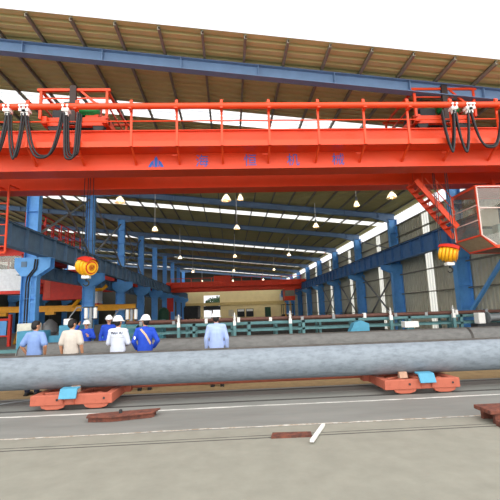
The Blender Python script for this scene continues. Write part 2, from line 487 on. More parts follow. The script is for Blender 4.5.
# walkway on the near girder
WZ = 6.4; WY = 10.4
m = MB().box(CX0, CX1, WY, NY0, WZ - .02, WZ)
m.box(CX0, CX1, WY - .012, WY, WZ - .06, WZ + .1)
wk = m.build('walkway', M_orange, crane)
posts = [-8.5, -7.0, -5.44, -4.1, -2.62, -1.36, -.1, 1.24, 2.66, 4.0, 5.3, 6.6, 8.0, 9.3, 10.7]
for x in posts:
    MB().box(x - .03, x + .03, WY - .05, WY - .01, WZ - .06, 7.72).build('handrail_post', M_orange, crane)
for i, x in enumerate(posts):
    m = MB().bar((x, WY + .05, WZ - .03), (x, NY0 - .01, 6.05), .05, .06)
    m.build('bracket', M_orange, crane)
    if i % 2: MB().box(x - .18, x - .03, NY0 - .28, NY0 - .24, 6.2, 6.24).build('cable_stub', M_orange, crane)
MB().tube([(CX0, WY - .14, 7.47), (CX1, WY - .14, 7.47)], .085, 14).build('cable_rail', M_orange, crane, True)
MB().tube([(CX0, WY - .03, 7.08), (CX1, WY - .03, 7.08)], .018, 8).build('middle_rail', M_orange, crane, True)
for x in posts:
    MB().prism([(WY - .24, 7.36), (WY - .03, 7.34), (WY - .03, 7.5), (WY - .05, 7.68), (WY - .1, 7.68), (WY - .1, 7.4), (WY - .24, 7.4)], 'x', x - .04, x + .04).build('rail_bracket', M_orange, crane)

def text_mesh(body, size, name, bold=0.):
    cu = bpy.data.curves.new(name, 'FONT'); cu.body = body; cu.size = size; cu.extrude = .002; cu.offset = bold
    cu.align_x = 'CENTER'; cu.align_y = 'CENTER'
    ob = bpy.data.objects.new(name, cu); COL.objects.link(ob)
    dg = bpy.context.evaluated_depsgraph_get()
    me = bpy.data.meshes.new_from_object(ob.evaluated_get(dg))
    bpy.data.objects.remove(ob); bpy.data.curves.remove(cu)
    return me
def put_text(body, size, x, y, z, parent, mt, fit=None, name='lettering'):
    me = text_mesh(body, size, name)
    vs = [v.co.copy() for v in me.vertices]
    if not vs: return None
    a = [min(v[i] for v in vs) for i in range(2)]; b = [max(v[i] for v in vs) for i in range(2)]
    sx = fit[0] / (b[0] - a[0]) if fit else 1; sz = fit[1] / (b[1] - a[1]) if fit else 1
    off = world_loc(parent)
    for v in me.vertices:
        c = v.co
        v.co = (x + (c.x - (a[0] + b[0]) / 2) * sx - off.x, y - c.z - off.y, z + (c.y - (a[1] + b[1]) / 2) * sz - off.z)
    me.materials.clear(); me.materials.append(mt)
    o = bpy.data.objects.new(name, me); COL.objects.link(o); o.parent = parent
    return o
for ch, x in zip('海恒机械', (-.71, .71, 1.99, 3.35)):
    put_text(ch, .4, x, NY0 - .004, 6.15, gn, M_text, (.37, .37))
m = MB()
X0, Z0 = -2.05, 6.12                                    # winged emblem left of the lettering
m.prism([(X0 - .045, Z0 - .15), (X0 + .045, Z0 - .15), (X0 + .05, Z0 + .1), (X0, Z0 + .19), (X0 - .05, Z0 + .1)], 'y', NY0 - .006, NY0 - .001)
for s in (-1, 1):
    m.prism([(X0 + s * .07, Z0 + .07), (X0 + s * .15, Z0 + .0), (X0 + s * .23, Z0 - .15), (X0 + s * .13, Z0 - .15), (X0 + s * .11, Z0 - .06), (X0 + s * .09, Z0 - .15), (X0 + s * .065, Z0 - .15)], 'y', NY0 - .006, NY0 - .001)
m.build('emblem', M_text, gn)

# driver cab under the right end
cab = MB()
cx0, cx1, cy0, cy1, cz0, cz1 = 7.7, 10.2, 11.3, 12.6, 3.78, 5.3
sx0, sz0 = 8.12, 3.42
f_ = .055
def fr(p, q, t=f_): cab.bar(p, q, t, t)
for y in (cy0, cy1):
    fr((cx0, y, cz1), (cx1, y, cz1)); fr((cx0, y, cz0), (cx0, y, cz1)); fr((cx1, y, sz0), (cx1, y, cz1)); fr((cx0, y, cz0), (sx0, y, sz0)); fr((sx0, y, sz0), (cx1, y, sz0), .09)
for x, z in ((cx0, cz1), (cx1, cz1), (cx0, cz0), (sx0, sz0), (cx1, sz0)): fr((x, cy0, z), (x, cy1, z), .08 if z == sz0 else f_)
cab.box(cx0 - .02, cx1 + .02, cy0 - .02, cy1 + .02, cz1, cz1 + .05)
cabf = cab.build('cab', M_orange, crane)
MB().prism([(cx0 - .01, cz0 - .01), (sx0, sz0 - .03), (sx0, sz0 + .0), (cx0 + .03, cz0 - .01)], 'y', cy0 + .03, cy1 - .03).build('skirt_panel', mat('beige_skirt_sheet', 'a8977c', .6), cabf)
m = MB().box(sx0, cx1, cy0, cy1, sz0 - .03, sz0 + .02); m.build('cab_floor', mat('cab_floor_plate', '7c5a44', .7), cabf)
m = MB()
for y in (cy0 - .035,):
    for a, b in (((cx0, cz0), (cx0, cz1)), ((cx0 + .02, cz1), (cx1, cz1)), ((cx0, 4.62), (cx1, 4.62)), ((cx0, cz0), (sx0, sz0 + .06)), ((8.75, sz0 + .06), (8.75, cz1))):
        m.bar((a[0], y, a[1]), (b[0], y, b[1]), .03, .045, (0, 1, 0))
for z in (4.25, 4.72): m.bar((cx0 - .035, cy0, z), (cx0 - .035, cy1, z), .03, .03)
m.bar((cx0 - .035, cy1, cz0), (cx0 - .035, cy1, cz1), .03, .03)
m.build('window_bar', mat('pale_window_bar', 'e3c6bd', .5), cabf)
for pn, q in (('pane', [(cx0 + .0, cy0 + .05, cz0), (cx0 + .0, cy1 - .05, cz0), (cx0 + .0, cy1 - .05, cz1), (cx0, cy0 + .05, cz1)]),
              ('pane', [(cx0 + .05, cy0, cz0), (sx0, cy0, sz0 + .05), (cx1, cy0, sz0 + .05), (cx1, cy0, cz1), (cx0 + .05, cy0, cz1)]),
              ('pane', [(cx0 + .05, cy1, cz0), (sx0, cy1, sz0 + .05), (cx1, cy1, sz0 + .05), (cx1, cy1, cz1), (cx0 + .05, cy1, cz1)])):
    MB().add(q, [tuple(range(len(q)))]).build(pn, M_glass, cabf)
m = MB().box(8.7, 9.1, 11.75, 12.15, 3.8, 3.92).box(9.04, 9.14, 11.75, 12.15, 3.92, 4.5).box(8.85, 8.95, 11.9, 12.0, 3.45, 3.8)
m.build('seat', M_dark, cabf, bevel=.02)
m = MB().box(8.35, 8.75, 11.42, 11.7, 3.45, 4.15).box(8.35, 8.75, 12.2, 12.45, 3.45, 4.15); m.build('console', mat('cab_console', '9db0b4', .5), cabf, bevel=.02)
m = MB().box(8.5, 9.2, cy1 - .12, cy1 - .04, 4.3, 5.0); m.build('control_cabinet', M_white, cabf)
m = MB()
for x in (9.2, 10.1):
    m.box(x - .05, x + .05, cy0 + .05, cy0 + .15, cz1, GZ0); m.box(x - .05, x + .05, cy1 - .1, cy1, cz1, GZ0 + .1)
    m.bar((x, cy0 + .1, GZ0 - .05), (x, NY1, GZ0 - .03), .08, .08); m.bar((x, cy1 - .05, GZ0 - .05), (x, FY0 + .1, GZ0 - .03), .08, .08)
m.build('hanger', M_orange, cabf)
# stair to the cab
st = MB()
p0, p1 = Vector((6.2, 12.6, 5.8)), Vector((7.64, 12.6, 3.93))
for y, te in ((12.02, .86), (12.62, 1.0)):
    pe = p0.lerp(p1, te); st.bar((p0.x, y, p0.z), (pe.x, y, pe.z), .03, .17)
sto = st.build('stair', M_orange, crane)
m = MB()
for i in range(9):
    t = (i + .5) / 9 * .88; p = p0.lerp(p1, t); m.box(p.x - .09, p.x + .09, 12.04, 12.6, p.z - .015, p.z + .015)
m.build('tread', M_orange, sto)
for y in (12.0, 12.64):
    m = MB()
    for t in (.15, .48, .8):
        p = p0.lerp(p1, t); m.tube([(p.x, y, p.z), (p.x, y, p.z + .85)], .014, 6)
    a = p0.lerp(p1, .05); b = p0.lerp(p1, .84)
    for h in (.45, .85):
        zt = min(a.z + h, GZ0 - .02) ; m.tube([(lerp(a.x, b.x, (a.z + h - zt) / (a.z - b.z)), y, zt), (b.x, y, b.z + h)], .014, 6)
    m.build('handrail', mat('dark_orange_tube', 'c8431f', .5), sto, True)
# red ladder under the left end
m = MB()
for x in (-7.3, -6.85): m.bar((x, 12.2, 3.75), (x, 12.2, 5.9), .05, .05)
z = 3.95
while z < 5.6: m.bar((-7.3, 12.2, z), (-6.85, 12.2, z), .03, .03); z += .34
m.bar((-7.3, 12.2, 3.75), (-6.85, 12.2, 3.75), .06, .06)
m.bar((-7.3, 12.2, 5.9), (-7.3, 12.8, 5.95), .05, .05).bar((-6.85, 12.2, 5.9), (-6.85, 12.8, 5.95), .05, .05)
m.build('ladder', M_orange, crane)

# trolleys
def trolley(x0, x1, label):
    zc = GZ1 + .09
    t = thing('crane_trolley', ((x0 + x1) / 2, 12.1, zc), label, 'hoist trolley', 'hoist trolleys on the orange crane')
    m = MB()
    for x in (x0 + .08, x1 - .08): m.box(x - .08, x + .08, NY0 + .05, FY1 - .05, zc + .2, zc + .42)
    for y in (NY0 + .25, FY0 + .25): m.box(x0, x1, y - .07, y + .07, zc + .18, zc + .44)
    m.build('frame', M_orange, t)
    for x in (x0 + .3, x1 - .3):
        for y in (NY0 + .25, FY0 + .25):
            MB().lathe([(.06, -.05), (.17, -.05), (.17, .04), (.2, .04), (.2, .06), (.06, .06)], (x, y, zc + .175), 16, (0, 1, 0)).build('wheel', M_dark, t, True)
    m = MB(); zt = 8.36
    for x in (x0, x1):
        for y in (11.0, 13.2): m.box(x - .035, x + .035, y - .035, y + .035, zc + .3, zt)
    m.box(x0 - .1, x1 + .1, 10.95, 11.04, zt, zt + .07).box(x0 - .1, x1 + .1, 13.16, 13.25, zt, zt + .07)
    for x in (x0, x1): m.box(x - .035, x + .035, 11.0, 13.2, zt, zt + .06)
    m.bar(((x0 + x1) / 2 + .2, 11, zt), (x1 - .3, 11, 7.95), .06, .06, (0, 1, 0))
    for z in (zc + .62, zc + .95): m.box(x0, x1, 10.985, 11.015, z - .015, z + .015)
    m.box(x0 - .02, x0 + .02, 11, 13.2, zc + .75, zc + .79).box(x1 - .02, x1 + .02, 11, 13.2, zc + .75, zc + .79)
    m.build('guard_frame', M_orange, t)
    xm = (x0 + x1) / 2
    m = MB(); pr = []
    for i in range(23): pr += [(.2, -.65 + i * .057), (.185, -.65 + i * .057 + .028)]
    m.lathe([(.05, -.68), (.23, -.68), (.23, -.65)] + pr + [(.23, .65), (.23, .68), (.05, .68)], (xm + .05, 12.35, zc + .66), 20, (1, 0, 0))
    m.build('rope_drum', M_dark, t, True)
    m = MB().lathe([(.04, -.3), (.15, -.3), (.17, -.25), (.17, .25), (.15, .3), (.08, .33)], (xm + .3, 11.35, zc + .75), 16, (1, 0, 0))
    for k in range(10):
        a = k * math.pi / 5; m.bar((xm + .1, 11.35 + .17 * math.cos(a), zc + .75 + .17 * math.sin(a)), (xm + .5, 11.35 + .17 * math.cos(a), zc + .75 + .17 * math.sin(a)), .012, .03, (0, math.cos(a), math.sin(a)))
    m.build('hoist_motor', M_green, t, True)
    MB().box(x1 - .75, x1 - .35, 11.3, 11.7, zc + .42, zc + 1.0).build('gearbox', M_orange, t, bevel=.03)
    MB().lathe([(.04, -.16), (.12, -.16), (.12, .16), (.04, .16)], (xm - .35, 11.35, zc + .72), 14, (1, 0, 0)).build('brake', M_green, t, True)
    MB().box(x0 + .25, x0 + .75, 11.2, 11.55, zc + .42, zc + .7).build('resistor_box', M_dark, t, bevel=.02)
    MB().box(xm - .55, xm - .1, 11.6, 11.8, zc + .42, zc + 1.2).build('control_panel', mat('grey_panel', '6c6d68', .6), t, bevel=.01)
    MB().box(xm - .1, xm + .08, 10.9, 11.0, zc + .1, 8.5).build('cable_tray', mat('dark_brown_plate', '3a2c28', .6), t)
    return t
trolley(-5.42, -3.5, 'orange hoist trolley with green motor on the left part of the crane')
trolley(5.9, 7.8, 'orange hoist trolley with green motor on the right part of the crane')

# hook blocks hanging on their ropes
def hook_block(x, y, z, label):
    t = thing('hook_block', (x, y, z - .55), label, 'crane hook', 'yellow hook blocks')
    ax = Vector((1, -.7, -.28)).normalized()
    q = Vector((0, 1, 0)).rotation_difference(ax).to_matrix().to_4x4()
    X = Matrix.Translation((x, y, z)) @ q
    for k in range(5):
        o_ = -.2 + .1 * k
        r_ = (.24, .275, .29, .275, .24)[k]
        m = MB().lathe([(.06, o_ - .042), (r_, o_ - .042), (r_ - .03, o_ - .02), (r_ - .03, o_ + .02), (r_, o_ + .042), (.06, o_ + .042)], (0, 0, 0), 28, (0, 1, 0)).xf(X)
        m.build('sheave', M_hookyel, t, True)
    m = MB().lathe([(.02, -.27), (.1, -.27), (.1, .27), (.02, .27)], (0, 0, 0), 16, (0, 1, 0)).lathe([(.02, -.25), (.2, -.25), (.2, .25), (.02, .25)], (0, 0, 0), 20, (0, 1, 0)).xf(X)
    m.build('axle', M_hookred, t, True)
    m = MB()
    ns = 20
    for ro in (0, 1):                                            # domed cover over the upper half of the sheaves
        vs = []
        for a in range(13):
            u = -1 + a / 6; rr = (.265 + .055 * (1 - u * u)) - .02 * ro
            for b in range(ns + 1):
                an = math.radians(-52 + 104 * b / ns)
                vs.append(Vector((rr * math.sin(an), u * .29, rr * math.cos(an))))
        m.add(vs, [(a * (ns + 1) + b, a * (ns + 1) + b + 1, (a + 1) * (ns + 1) + b + 1, (a + 1) * (ns + 1) + b) for a in range(12) for b in range(ns)])
    ql = q.to_3x3(); upl = ql.transposed() @ Vector((0, 0, 1)); roll = math.atan2(upl.x, upl.z)
    m.xf(X @ Matrix.Rotation(roll, 4, 'Y')).build('guard', M_hookred, t, True)
    for sd in (-1, 1):
        MB().lathe([(.03, sd * .25), (.16, sd * .25), (.16, sd * .27), (.03, sd * .27)], (0, 0, 0), 20, (0, 1, 0)).xf(X).build('side_plate', M_hookyel, t)
    m = MB().box(x - .12, x + .12, y - .1, y + .1, z - .38, z - .27); m.build('crosshead', M_white, t, bevel=.02)
    pts = [(x, y, z - .36), (x, y, z - .42)]
    for i in range(9):
        a = math.radians(100 - i * 33); pts.append((x + .085 * math.cos(a), y, z - .51 + .085 * math.sin(a)))
    MB().tube(pts, [.03, .03] + [.034 - .0028 * i for i in range(9)], 8).build('hook', M_dark, t, True)
    for dx, dy in ((-.2, .1), (-.1, .17), (.1, -.15), (.2, -.1)):
        MB().tube([(x + dx, y + dy, z), (x + dx * .8, y + dy * 1.0, 7.62)], .012, 6).build('wire_rope', M_dark, t)
    return t
hook_block(-4.38, 12.2, 3.25, 'yellow and red hook block hanging on ropes by the left runway')
hook_block(6.88, 11.77, 3.3, 'yellow and red hook block hanging on ropes beside the driver cab')

# festoon cables under the cable rail
def festoon(xa, xb, zb, label, n=2, r=.029):
    y = WY - .14
    t = thing('festoon_cable', ((xa + xb) / 2, y, 7.4), label, 'cable', 'festoon cables of the orange crane')
    za = 7.26
    for j in range(n):
        pts = []; d = (j - (n - 1) / 2) * .09
        wd = abs(xb - xa); bul = max(.10 - .15 * wd, 0)
        for i in range(25):
            s = -1 + 2 * i / 24
            zz = zb + d * .9 + (za - zb - d * .9) * abs(s) ** 3.0
            x = (xa + xb) / 2 + (xb - xa) / 2 * s * (1 if wd > .7 else 1)
            x += bul * (1 - abs(s) ** 2) * (1 if s > 0 else -1) * math.sin(abs(s) * math.pi)
            pts.append((x + d * .3, y + d * .8, zz))
        MB().tube(pts, r, 8).build('cable', M_black, t, True)
    m = MB().box(xa - .09, xa + .09, y - .1, y + .1, 7.3, 7.38).box(xa - .05, xa + .05, y - .05, y + .05, 7.2, 7.3)
    for s in (-1, 1): m.lathe([(.015, -.012), (.035, -.012), (.035, .012), (.015, .012)], (xa + s * .06, y - .11, 7.45), 10, (0, 1, 0)).box(xa + s * .06 - .012, xa + s * .06 + .012, y - .105, y - .095, 7.34, 7.46)
    m.build('cable_carrier', M_white, t)
    return t
festoon(-5.92, -6.65, 6.02, 'black hanging cable loop at the far left end of the crane')
festoon(-5.5, -5.86, 6.0, 'narrow black cable loop, second from the left on the crane rail')
festoon(-5.42, -4.46, 6.02, 'wide black cable loop below the left trolley')
festoon(-4.36, -4.0, 6.0, 'narrow black cable loop at the right of the left bundle', 3)
festoon(6.62, 6.28, 6.08, 'narrow black cable loop at the left of the right bundle', 3)
festoon(7.06, 6.68, 6.05, 'black cable loop in the middle of the right bundle')
festoon(7.14, 8.05, 6.18, 'wide black cable loop at the far right above the cab')

# ------------------------------------------------------------------ lamps
M_bulb = mat('lit_lamp_bulb', 'fff4e0')
M_bulb.node_tree.nodes['Principled BSDF'].inputs['Emission Color'].default_value = (1, .93, .8, 1)
M_bulb.node_tree.nodes['Principled BSDF'].inputs['Emission Strength'].default_value = 6
M_shade = sheet_mat('acrylic_lamp_shade', 'fff6e6', .04)
def lamp(x, y, zb, label, size=.24):
    t = thing('high_bay_lamp', (x, y, zb), label, 'lamp', 'high bay lamps')
    zt = zroof(x) + .01
    MB().tube([(x, y, zb + .55), (x, y, zt)], .024, 6).build('rod', M_white, t)
    MB().lathe([(.05, 0), (.07, .02), (.07, .2), (.05, .25), (.02, .27)], (x, y, zb + .3), 14).build('housing', M_grey, t, True)
    MB().lathe([(size, 0), (size * .93, .06), (size * .7, .17), (size * .42, .27), (.07, .32), (.06, .32), (size * .4, .26), (size * .68, .16), (size * .9, .05), (size * .98, 0)], (x, y, zb), 20).build('lamp_shade', M_shade, t, True)
    MB().ell((x, y, zb + .14), (.06, .06, .1), 10).build('bulb', M_bulb, t, True)
    L = bpy.data.lights.new('lamp_light', 'POINT'); L.energy = 65 * (size / .22) * (3.5 if y > 60 else 1); L.shadow_soft_size = .12; L.color = (1, .95, .84)  # the added far row gets extra power for the end wall
    lo = bpy.data.objects.new('lamp_light', L); COL.objects.link(lo); lo.parent = t; lo.location = (0, 0, .02)
    return t
rows = {18.6: ([-5.19, -.05, 8.28], 'row just behind the orange crane', 7.1, .25), 25.5: ([-4.81, .6, 5.93], 'second row', 7.12, .21),
        38.0: ([-4.74, .62, 5.97], 'third row', 6.93, .2), 51.0: ([-4.7, .65, 5.93], 'fourth row', 6.85, .2), 68.0: ([-4.7, .65, 5.93], 'farthest row, added to light the end wall', 6.85, .2)}  # last row of lamps is added to brighten the end wall
for y, (xs_, nm, zb, sz) in rows.items():
    for i, x in enumerate(xs_):
        lamp(x, y, zb, 'pale cone shaped hanging lamp, %s of the %s' % (['left one', 'middle one', 'right one'][i], nm), sz)
lamp(.65, 18.6, 7.12, 'small pale hanging lamp just right of the middle lamp behind the crane', .14)
lamp(7.1, 20.5, 7.2, 'small pale hanging lamp left of the right lamp behind the crane', .16)

# ------------------------------------------------------------------ concrete piles and carts
M_pile_rear = mat('rear_spun_concrete', '6d6d6b', .7, noise=.2, scale=10, bump=.12, stretch=(.4, 1, 1), col2='5c5c5a', thr=(.42, .7))  # darker, greyer concrete for the two rear piles
def pile(xa, xb, y, zc, r, label, mt=None):
    t = thing('concrete_pile', ((xa + xb) / 2, y, zc - r), label, 'pile', 'round concrete piles')
    ri = r - .1
    n = 64
    m = MB()
    m.lathe([(ri, 0), (r, 0), (r, xb - xa), (ri, xb - xa), (ri, 0)], (xa, y, zc), n, (1, 0, 0))
    m.f = [f for f in m.f if len(f) == 4]
    m.build('pile_shaft', mt or M_pile, t, True)
    m = MB(); n_ = 8                                              # narrow dark strip along the top of the pile
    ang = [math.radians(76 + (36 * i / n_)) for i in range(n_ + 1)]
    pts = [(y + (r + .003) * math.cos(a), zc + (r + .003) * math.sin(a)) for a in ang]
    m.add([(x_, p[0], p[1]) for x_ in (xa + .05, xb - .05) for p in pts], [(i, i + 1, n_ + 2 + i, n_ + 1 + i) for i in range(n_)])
    m.build('top_strip', mat('dark_strip', '55524e', .8, noise=.35, scale=8), t, True)
    for x, s in ((xa, -1), (xb, 1)):
        q = MB().lathe([(ri, -.005), (r - .002, -.005), (r + .006, 0), (r + .006, .09), (ri, .09)], (x, y, zc), n, (s, 0, 0)) if False else MB().lathe([(ri - .002, 0), (r + .006, 0), (r + .006, .035), (r, .035)], (x + s * .006, y, zc), n, (-s, 0, 0))
        q.f = [f for f in q.f if len(f) == 4]
        q.build('end_ring', M_endsteel, t, True)
    return t
PY, PZ, PR = 8.4, .655, .335
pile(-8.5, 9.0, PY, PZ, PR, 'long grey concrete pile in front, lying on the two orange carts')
pile(-5.7, 6.85, 11.3, .72, .33, 'long grey concrete pile behind the standing people', M_pile_rear)
pile(6.87, 10.75, 11.3, .72, .33, 'grey concrete pile end to end with the rear pile at the far right', M_pile_rear)

def cart(xa, xb, side, label):
    ya, yb = 8.0, 9.0; z0, z1 = .1, .285
    t = thing('pile_cart', ((xa + xb) / 2, 8.45, 0), label, 'cart', 'orange rail carts under the front pile')
    m = MB()
    m.box(xa, xb, ya - .12, ya, z0, z1).box(xa, xb, yb - .12, yb, z0, z1)
    for x in (xa + .07, lerp(xa, xb, .5), xb - .07): m.box(x - .07, x + .07, ya, yb - .12, z0 + .005, z1 - .003)
    m.bar((xa + .15, ya + .15, z1 - .02), (xb - .15, yb - .2, z1 - .02), .08, .04)
    xe = xb if side < 0 else xa
    m.box(xe - .02 if side < 0 else xe - .12, xe + .12 if side < 0 else xe + .02, yb - .2, yb + .04, z0 + .02, z1 + .02)
    m.build('frame', M_cart, t, bevel=.012)
    for x in (lerp(xa, xb, .27), lerp(xa, xb, .8)):
        for y, e in ((ya + .07, -1), (yb - .2, 1)):
            wl = MB().lathe([(.03, -.05), (.115, -.05), (.115, .03), (.14, .03), (.14, .055), (.03, .055)], (x, y, .14), 20, (0, 1, 0))
            wo = wl.build('wheel', M_cart, t, True)
            ye = ya - .06 if e < 0 else yb - .06
            MB().prism([(x - .24, .11), (x - .2, .05), (x - .1, .02), (x + .1, .02), (x + .2, .05), (x + .24, .11)], 'y', ye - .04, ye + .04).build('axle_guard', M_cart, wo, bevel=.006)
    m = MB()
    for x in (xa + .5, xb - .15): m.lathe([(.02, 0), (.022, .012)], (x, ya - .12, .2), 10, (0, -1, 0))
    m.build('bolt', M_dark, t)
    xc = -3.08 if side < 0 else 3.86
    # tilted chock in front
    m = MB()
    m.prism([(ya - .23, .23), (ya - .15, .4), (ya + .02, .41), (ya + .02, .38), (ya - .12, .37), (ya - .19, .22)], 'x', xc - .16, xc + .16)
    m.build('chock', M_lteal, t, bevel=.008)
    for x in (xc - .1, xc + .1): MB().prism([(ya - .12, .11), (ya - .12, .36), (ya - .19, .225)], 'x', x - .01, x + .01).build('gusset', M_cart, t)
    m = MB().prism([(yb - .12, .285), (yb - .0, .285), (yb - .0, .44), (yb - .08, .44)], 'x', xc - .18, xc + .18); m.build('rear_chock', M_lteal, t)
    return t
cart(-3.8, -2.28, -1, 'orange rail cart with a light blue chock under the left part of the pile')
cart(3.02, 4.55, 1, 'orange rail cart with a light blue chock under the right part of the pile')
o = MB().tube([(-2.14, 8.9, .225), (2.88, 8.9, .225)], .045, 12).build('tie_bar', M_cart, loc=(.4, 8.9, .2), smooth=True)
tag(o, 'long orange tie bar joining the two carts beneath the pile', 'bar')
for x, z, lb in ((-3.05, .0, 'small raw wooden wedge on the left cart'), (3.5, 0, 'small raw wooden wedge on the right cart')):
    o = MB().prism([(8.07, .285), (8.19, .285), (8.17, .4), (8.1, .4)], 'x', x - .08, x + .08).build('wooden_wedge', M_wood, loc=(x, 8.15, .285))
    tag(o, lb, 'wedge', 'wooden wedges under the pile')
for x, nm in ((-4.6, 'left end'), (.6, 'middle'), (5.8, 'right end'), (9.2, 'far right length')):
    m = MB().box(x - .15, x + .15, 10.9, 11.7, 0, .12)
    m.prism([(10.92, .12), (11.68, .12), (11.68, .6), (11.62, .6), (11.5, .43), (11.3, .385), (11.1, .43), (10.98, .6), (10.92, .6)], 'x', x - .1, x + .1)
    tag(m.build('pile_saddle', M_teal, loc=(x, 11.3, 0)), 'teal steel saddle under the %s of the rear pile' % nm, 'saddle', 'saddles under the rear pile')

# rails, scratches and scrap on the floor
for i, (y, nm) in enumerate(((7.95, 'front rail under the cart wheels'), (8.95, 'rear rail under the cart wheels'), (5.72, 'nearest rail, close to the rusty offcuts'))):
    m = MB()
    if i < 2: m.box(-14, 14, y - .03, y + .03, -.01, .004).box(-14, 14, y + .045, y + .06, -.01, .003)
    else: m.box(-14, 14, y - .02, y + .0, -.01, .004).box(-14, 14, y + .09, y + .105, -.01, .003)
    tag(m.build('floor_rail', mat('dark_rail_steel', '4b4946', .5, .3), loc=(0, y, 0)), 'dark flush floor rail, %s' % nm, 'rail', 'floor rails')
def ragged(y, wd, x0, x1, seed):
    rnd = random.Random(seed); n = 120; top = []; bot = []
    for i in range(n + 1):
        x = lerp(x0, x1, i / n); wv = .012 * math.sin(x * 1.3 + seed) 
        top.append((x, y + wv + wd * rnd.uniform(.3, 1))); bot.append((x, y + wv - wd * rnd.uniform(.3, 1)))
    m = MB(); m.add([(x, yy, .003) for x, yy in top] + [(x, yy, .003) for x, yy in bot], [(i, i + 1, n + 2 + i, n + 1 + i) for i in range(n)])
    return m
struct(ragged(7.55, .05, -13, 13, 1).build('trim_2', mat('chipped_pale_mortar', 'cfcdc6', .9, noise=.2, scale=9)), 'pale chipped mortar joint in the floor in front of the carts')
struct(ragged(6.25, .04, -13, 13, 2).build('trim_3', mat('brown_chipped_joint', '9b8a74', .9, noise=.3, scale=9, col2='d5d2ca')), 'brown and white chipped joint in the floor near the camera')
struct(MB().box(-14, 14, 8.48, 8.56, -.02, .003).build('trim_4', mat('floor_groove_grime', '7d7a76', .9, noise=.2, scale=6)), 'grimy groove between the cart rails')

struct(MB().box(-14, 14, 9.15, 12.6, -.05, .002).build('trim_5', mat('brown_earth_strip', '8a7350', .95, noise=.2, scale=5)), 'strip of brown earth between and below the rear piles')
struct(MB().box(-14, 14, 3.0, 6.2, -.05, .001).build('trim_6', mat('pale_new_concrete', '8b897d', .8, noise=.1, scale=3)), 'paler concrete strip nearest the camera')
m = MB()
t = thing('rusty_beam', (-1.85, 7.05, 0), 'rusty brown steel offcut lying on the floor in front of the left cart', 'scrap metal')
a, b = Vector((-2.42, 7.0, 0)), Vector((-1.3, 7.22, 0))
m.prism([(-2.42, 6.93), (-2.0, 6.88), (-1.35, 7.05), (-1.27, 7.32), (-2.0, 7.2), (-2.45, 7.12)], 'z', .1, .13)
m.v = [(a_, b_, c_ - .03) for a_, b_, c_ in m.v]; m.build('top_plate', M_rust, t, bevel=.006)
m = MB().prism([(-2.4, 6.97), (-2.02, 6.93), (-1.38, 7.08), (-1.34, 7.13), (-2.02, 6.98), (-2.4, 7.02)], 'z', 0, .07).prism([(-2.4, 7.08), (-1.34, 7.26), (-1.34, 7.29), (-2.4, 7.11)], 'z', 0, .07)
m.build('web', M_rust, t)
MB().lathe([(.03, 0), (.03, .05), (.015, .06)], (-1.9, 7.08, .1), 8).build('bolt', M_dark, t)
t = thing('rusty_beam', (3.75, 5.7, 0), 'rusty steel channel stack at the lower right corner on the floor', 'scrap metal')
m = MB().box(3.72, 4.9, 5.75, 6.15, .14, .2); m.build('top_plate', M_rust, t, bevel=.01)
m = MB().box(3.8, 4.9, 5.78, 5.84, 0, .14).box(3.8, 4.9, 6.06, 6.12, 0, .14).box(3.76, 4.9, 5.55, 5.72, 0, .08); m.build('web', M_rust, t, bevel=.008)
o = MB().prism([(.52, 5.66), (1.08, 5.64), (1.1, 5.8), (.56, 5.84)], 'z', 0, .03).build('rusty_plate', M_rust, loc=(.8, 5.7, 0))
tag(o, 'flat rusty steel plate lying at the bottom centre of the floor', 'scrap metal')
o = MB().bar((1.02, 5.35, .045), (1.36, 6.13, .02), .05, .03).build('white_batten', M_white, loc=(1.2, 5.8, 0))
tag(o, 'white painted batten lying slanted on the floor at bottom centre', 'batten')
o = MB().tube([(-4.95, 8.75, .02), (-4.75, 8.6, .02), (-4.5, 8.72, .03), (-4.2, 8.9, .02), (-3.95, 8.8, .02)], .015, 6).build('loose_cable', M_grey, loc=(-4.5, 8.7, 0))
tag(o, 'grey cable end lying on the floor left of the left cart', 'cable')

# ------------------------------------------------------------------ people
def remeshed(m, voxel, smooth_it=3):
    ob = bpy.data.objects.new('tmp', m.mesh('tmp')); COL.objects.link(ob)
    r = ob.modifiers.new('r', 'REMESH'); r.mode = 'VOXEL'; r.voxel_size = voxel; r.use_smooth_shade = True
    s = ob.modifiers.new('s', 'SMOOTH'); s.iterations = smooth_it; s.factor = .5
    me = bpy.data.meshes.new_from_object(ob.evaluated_get(bpy.context.evaluated_depsgraph_get()))
    bpy.data.objects.remove(ob)
    me.shade_smooth()
    return me
def link_mesh(me, name, mt, parent):
    o = bpy.data.objects.new(name, me); me.materials.clear(); me.materials.append(mt); COL.objects.link(o); o.parent = parent
    return o

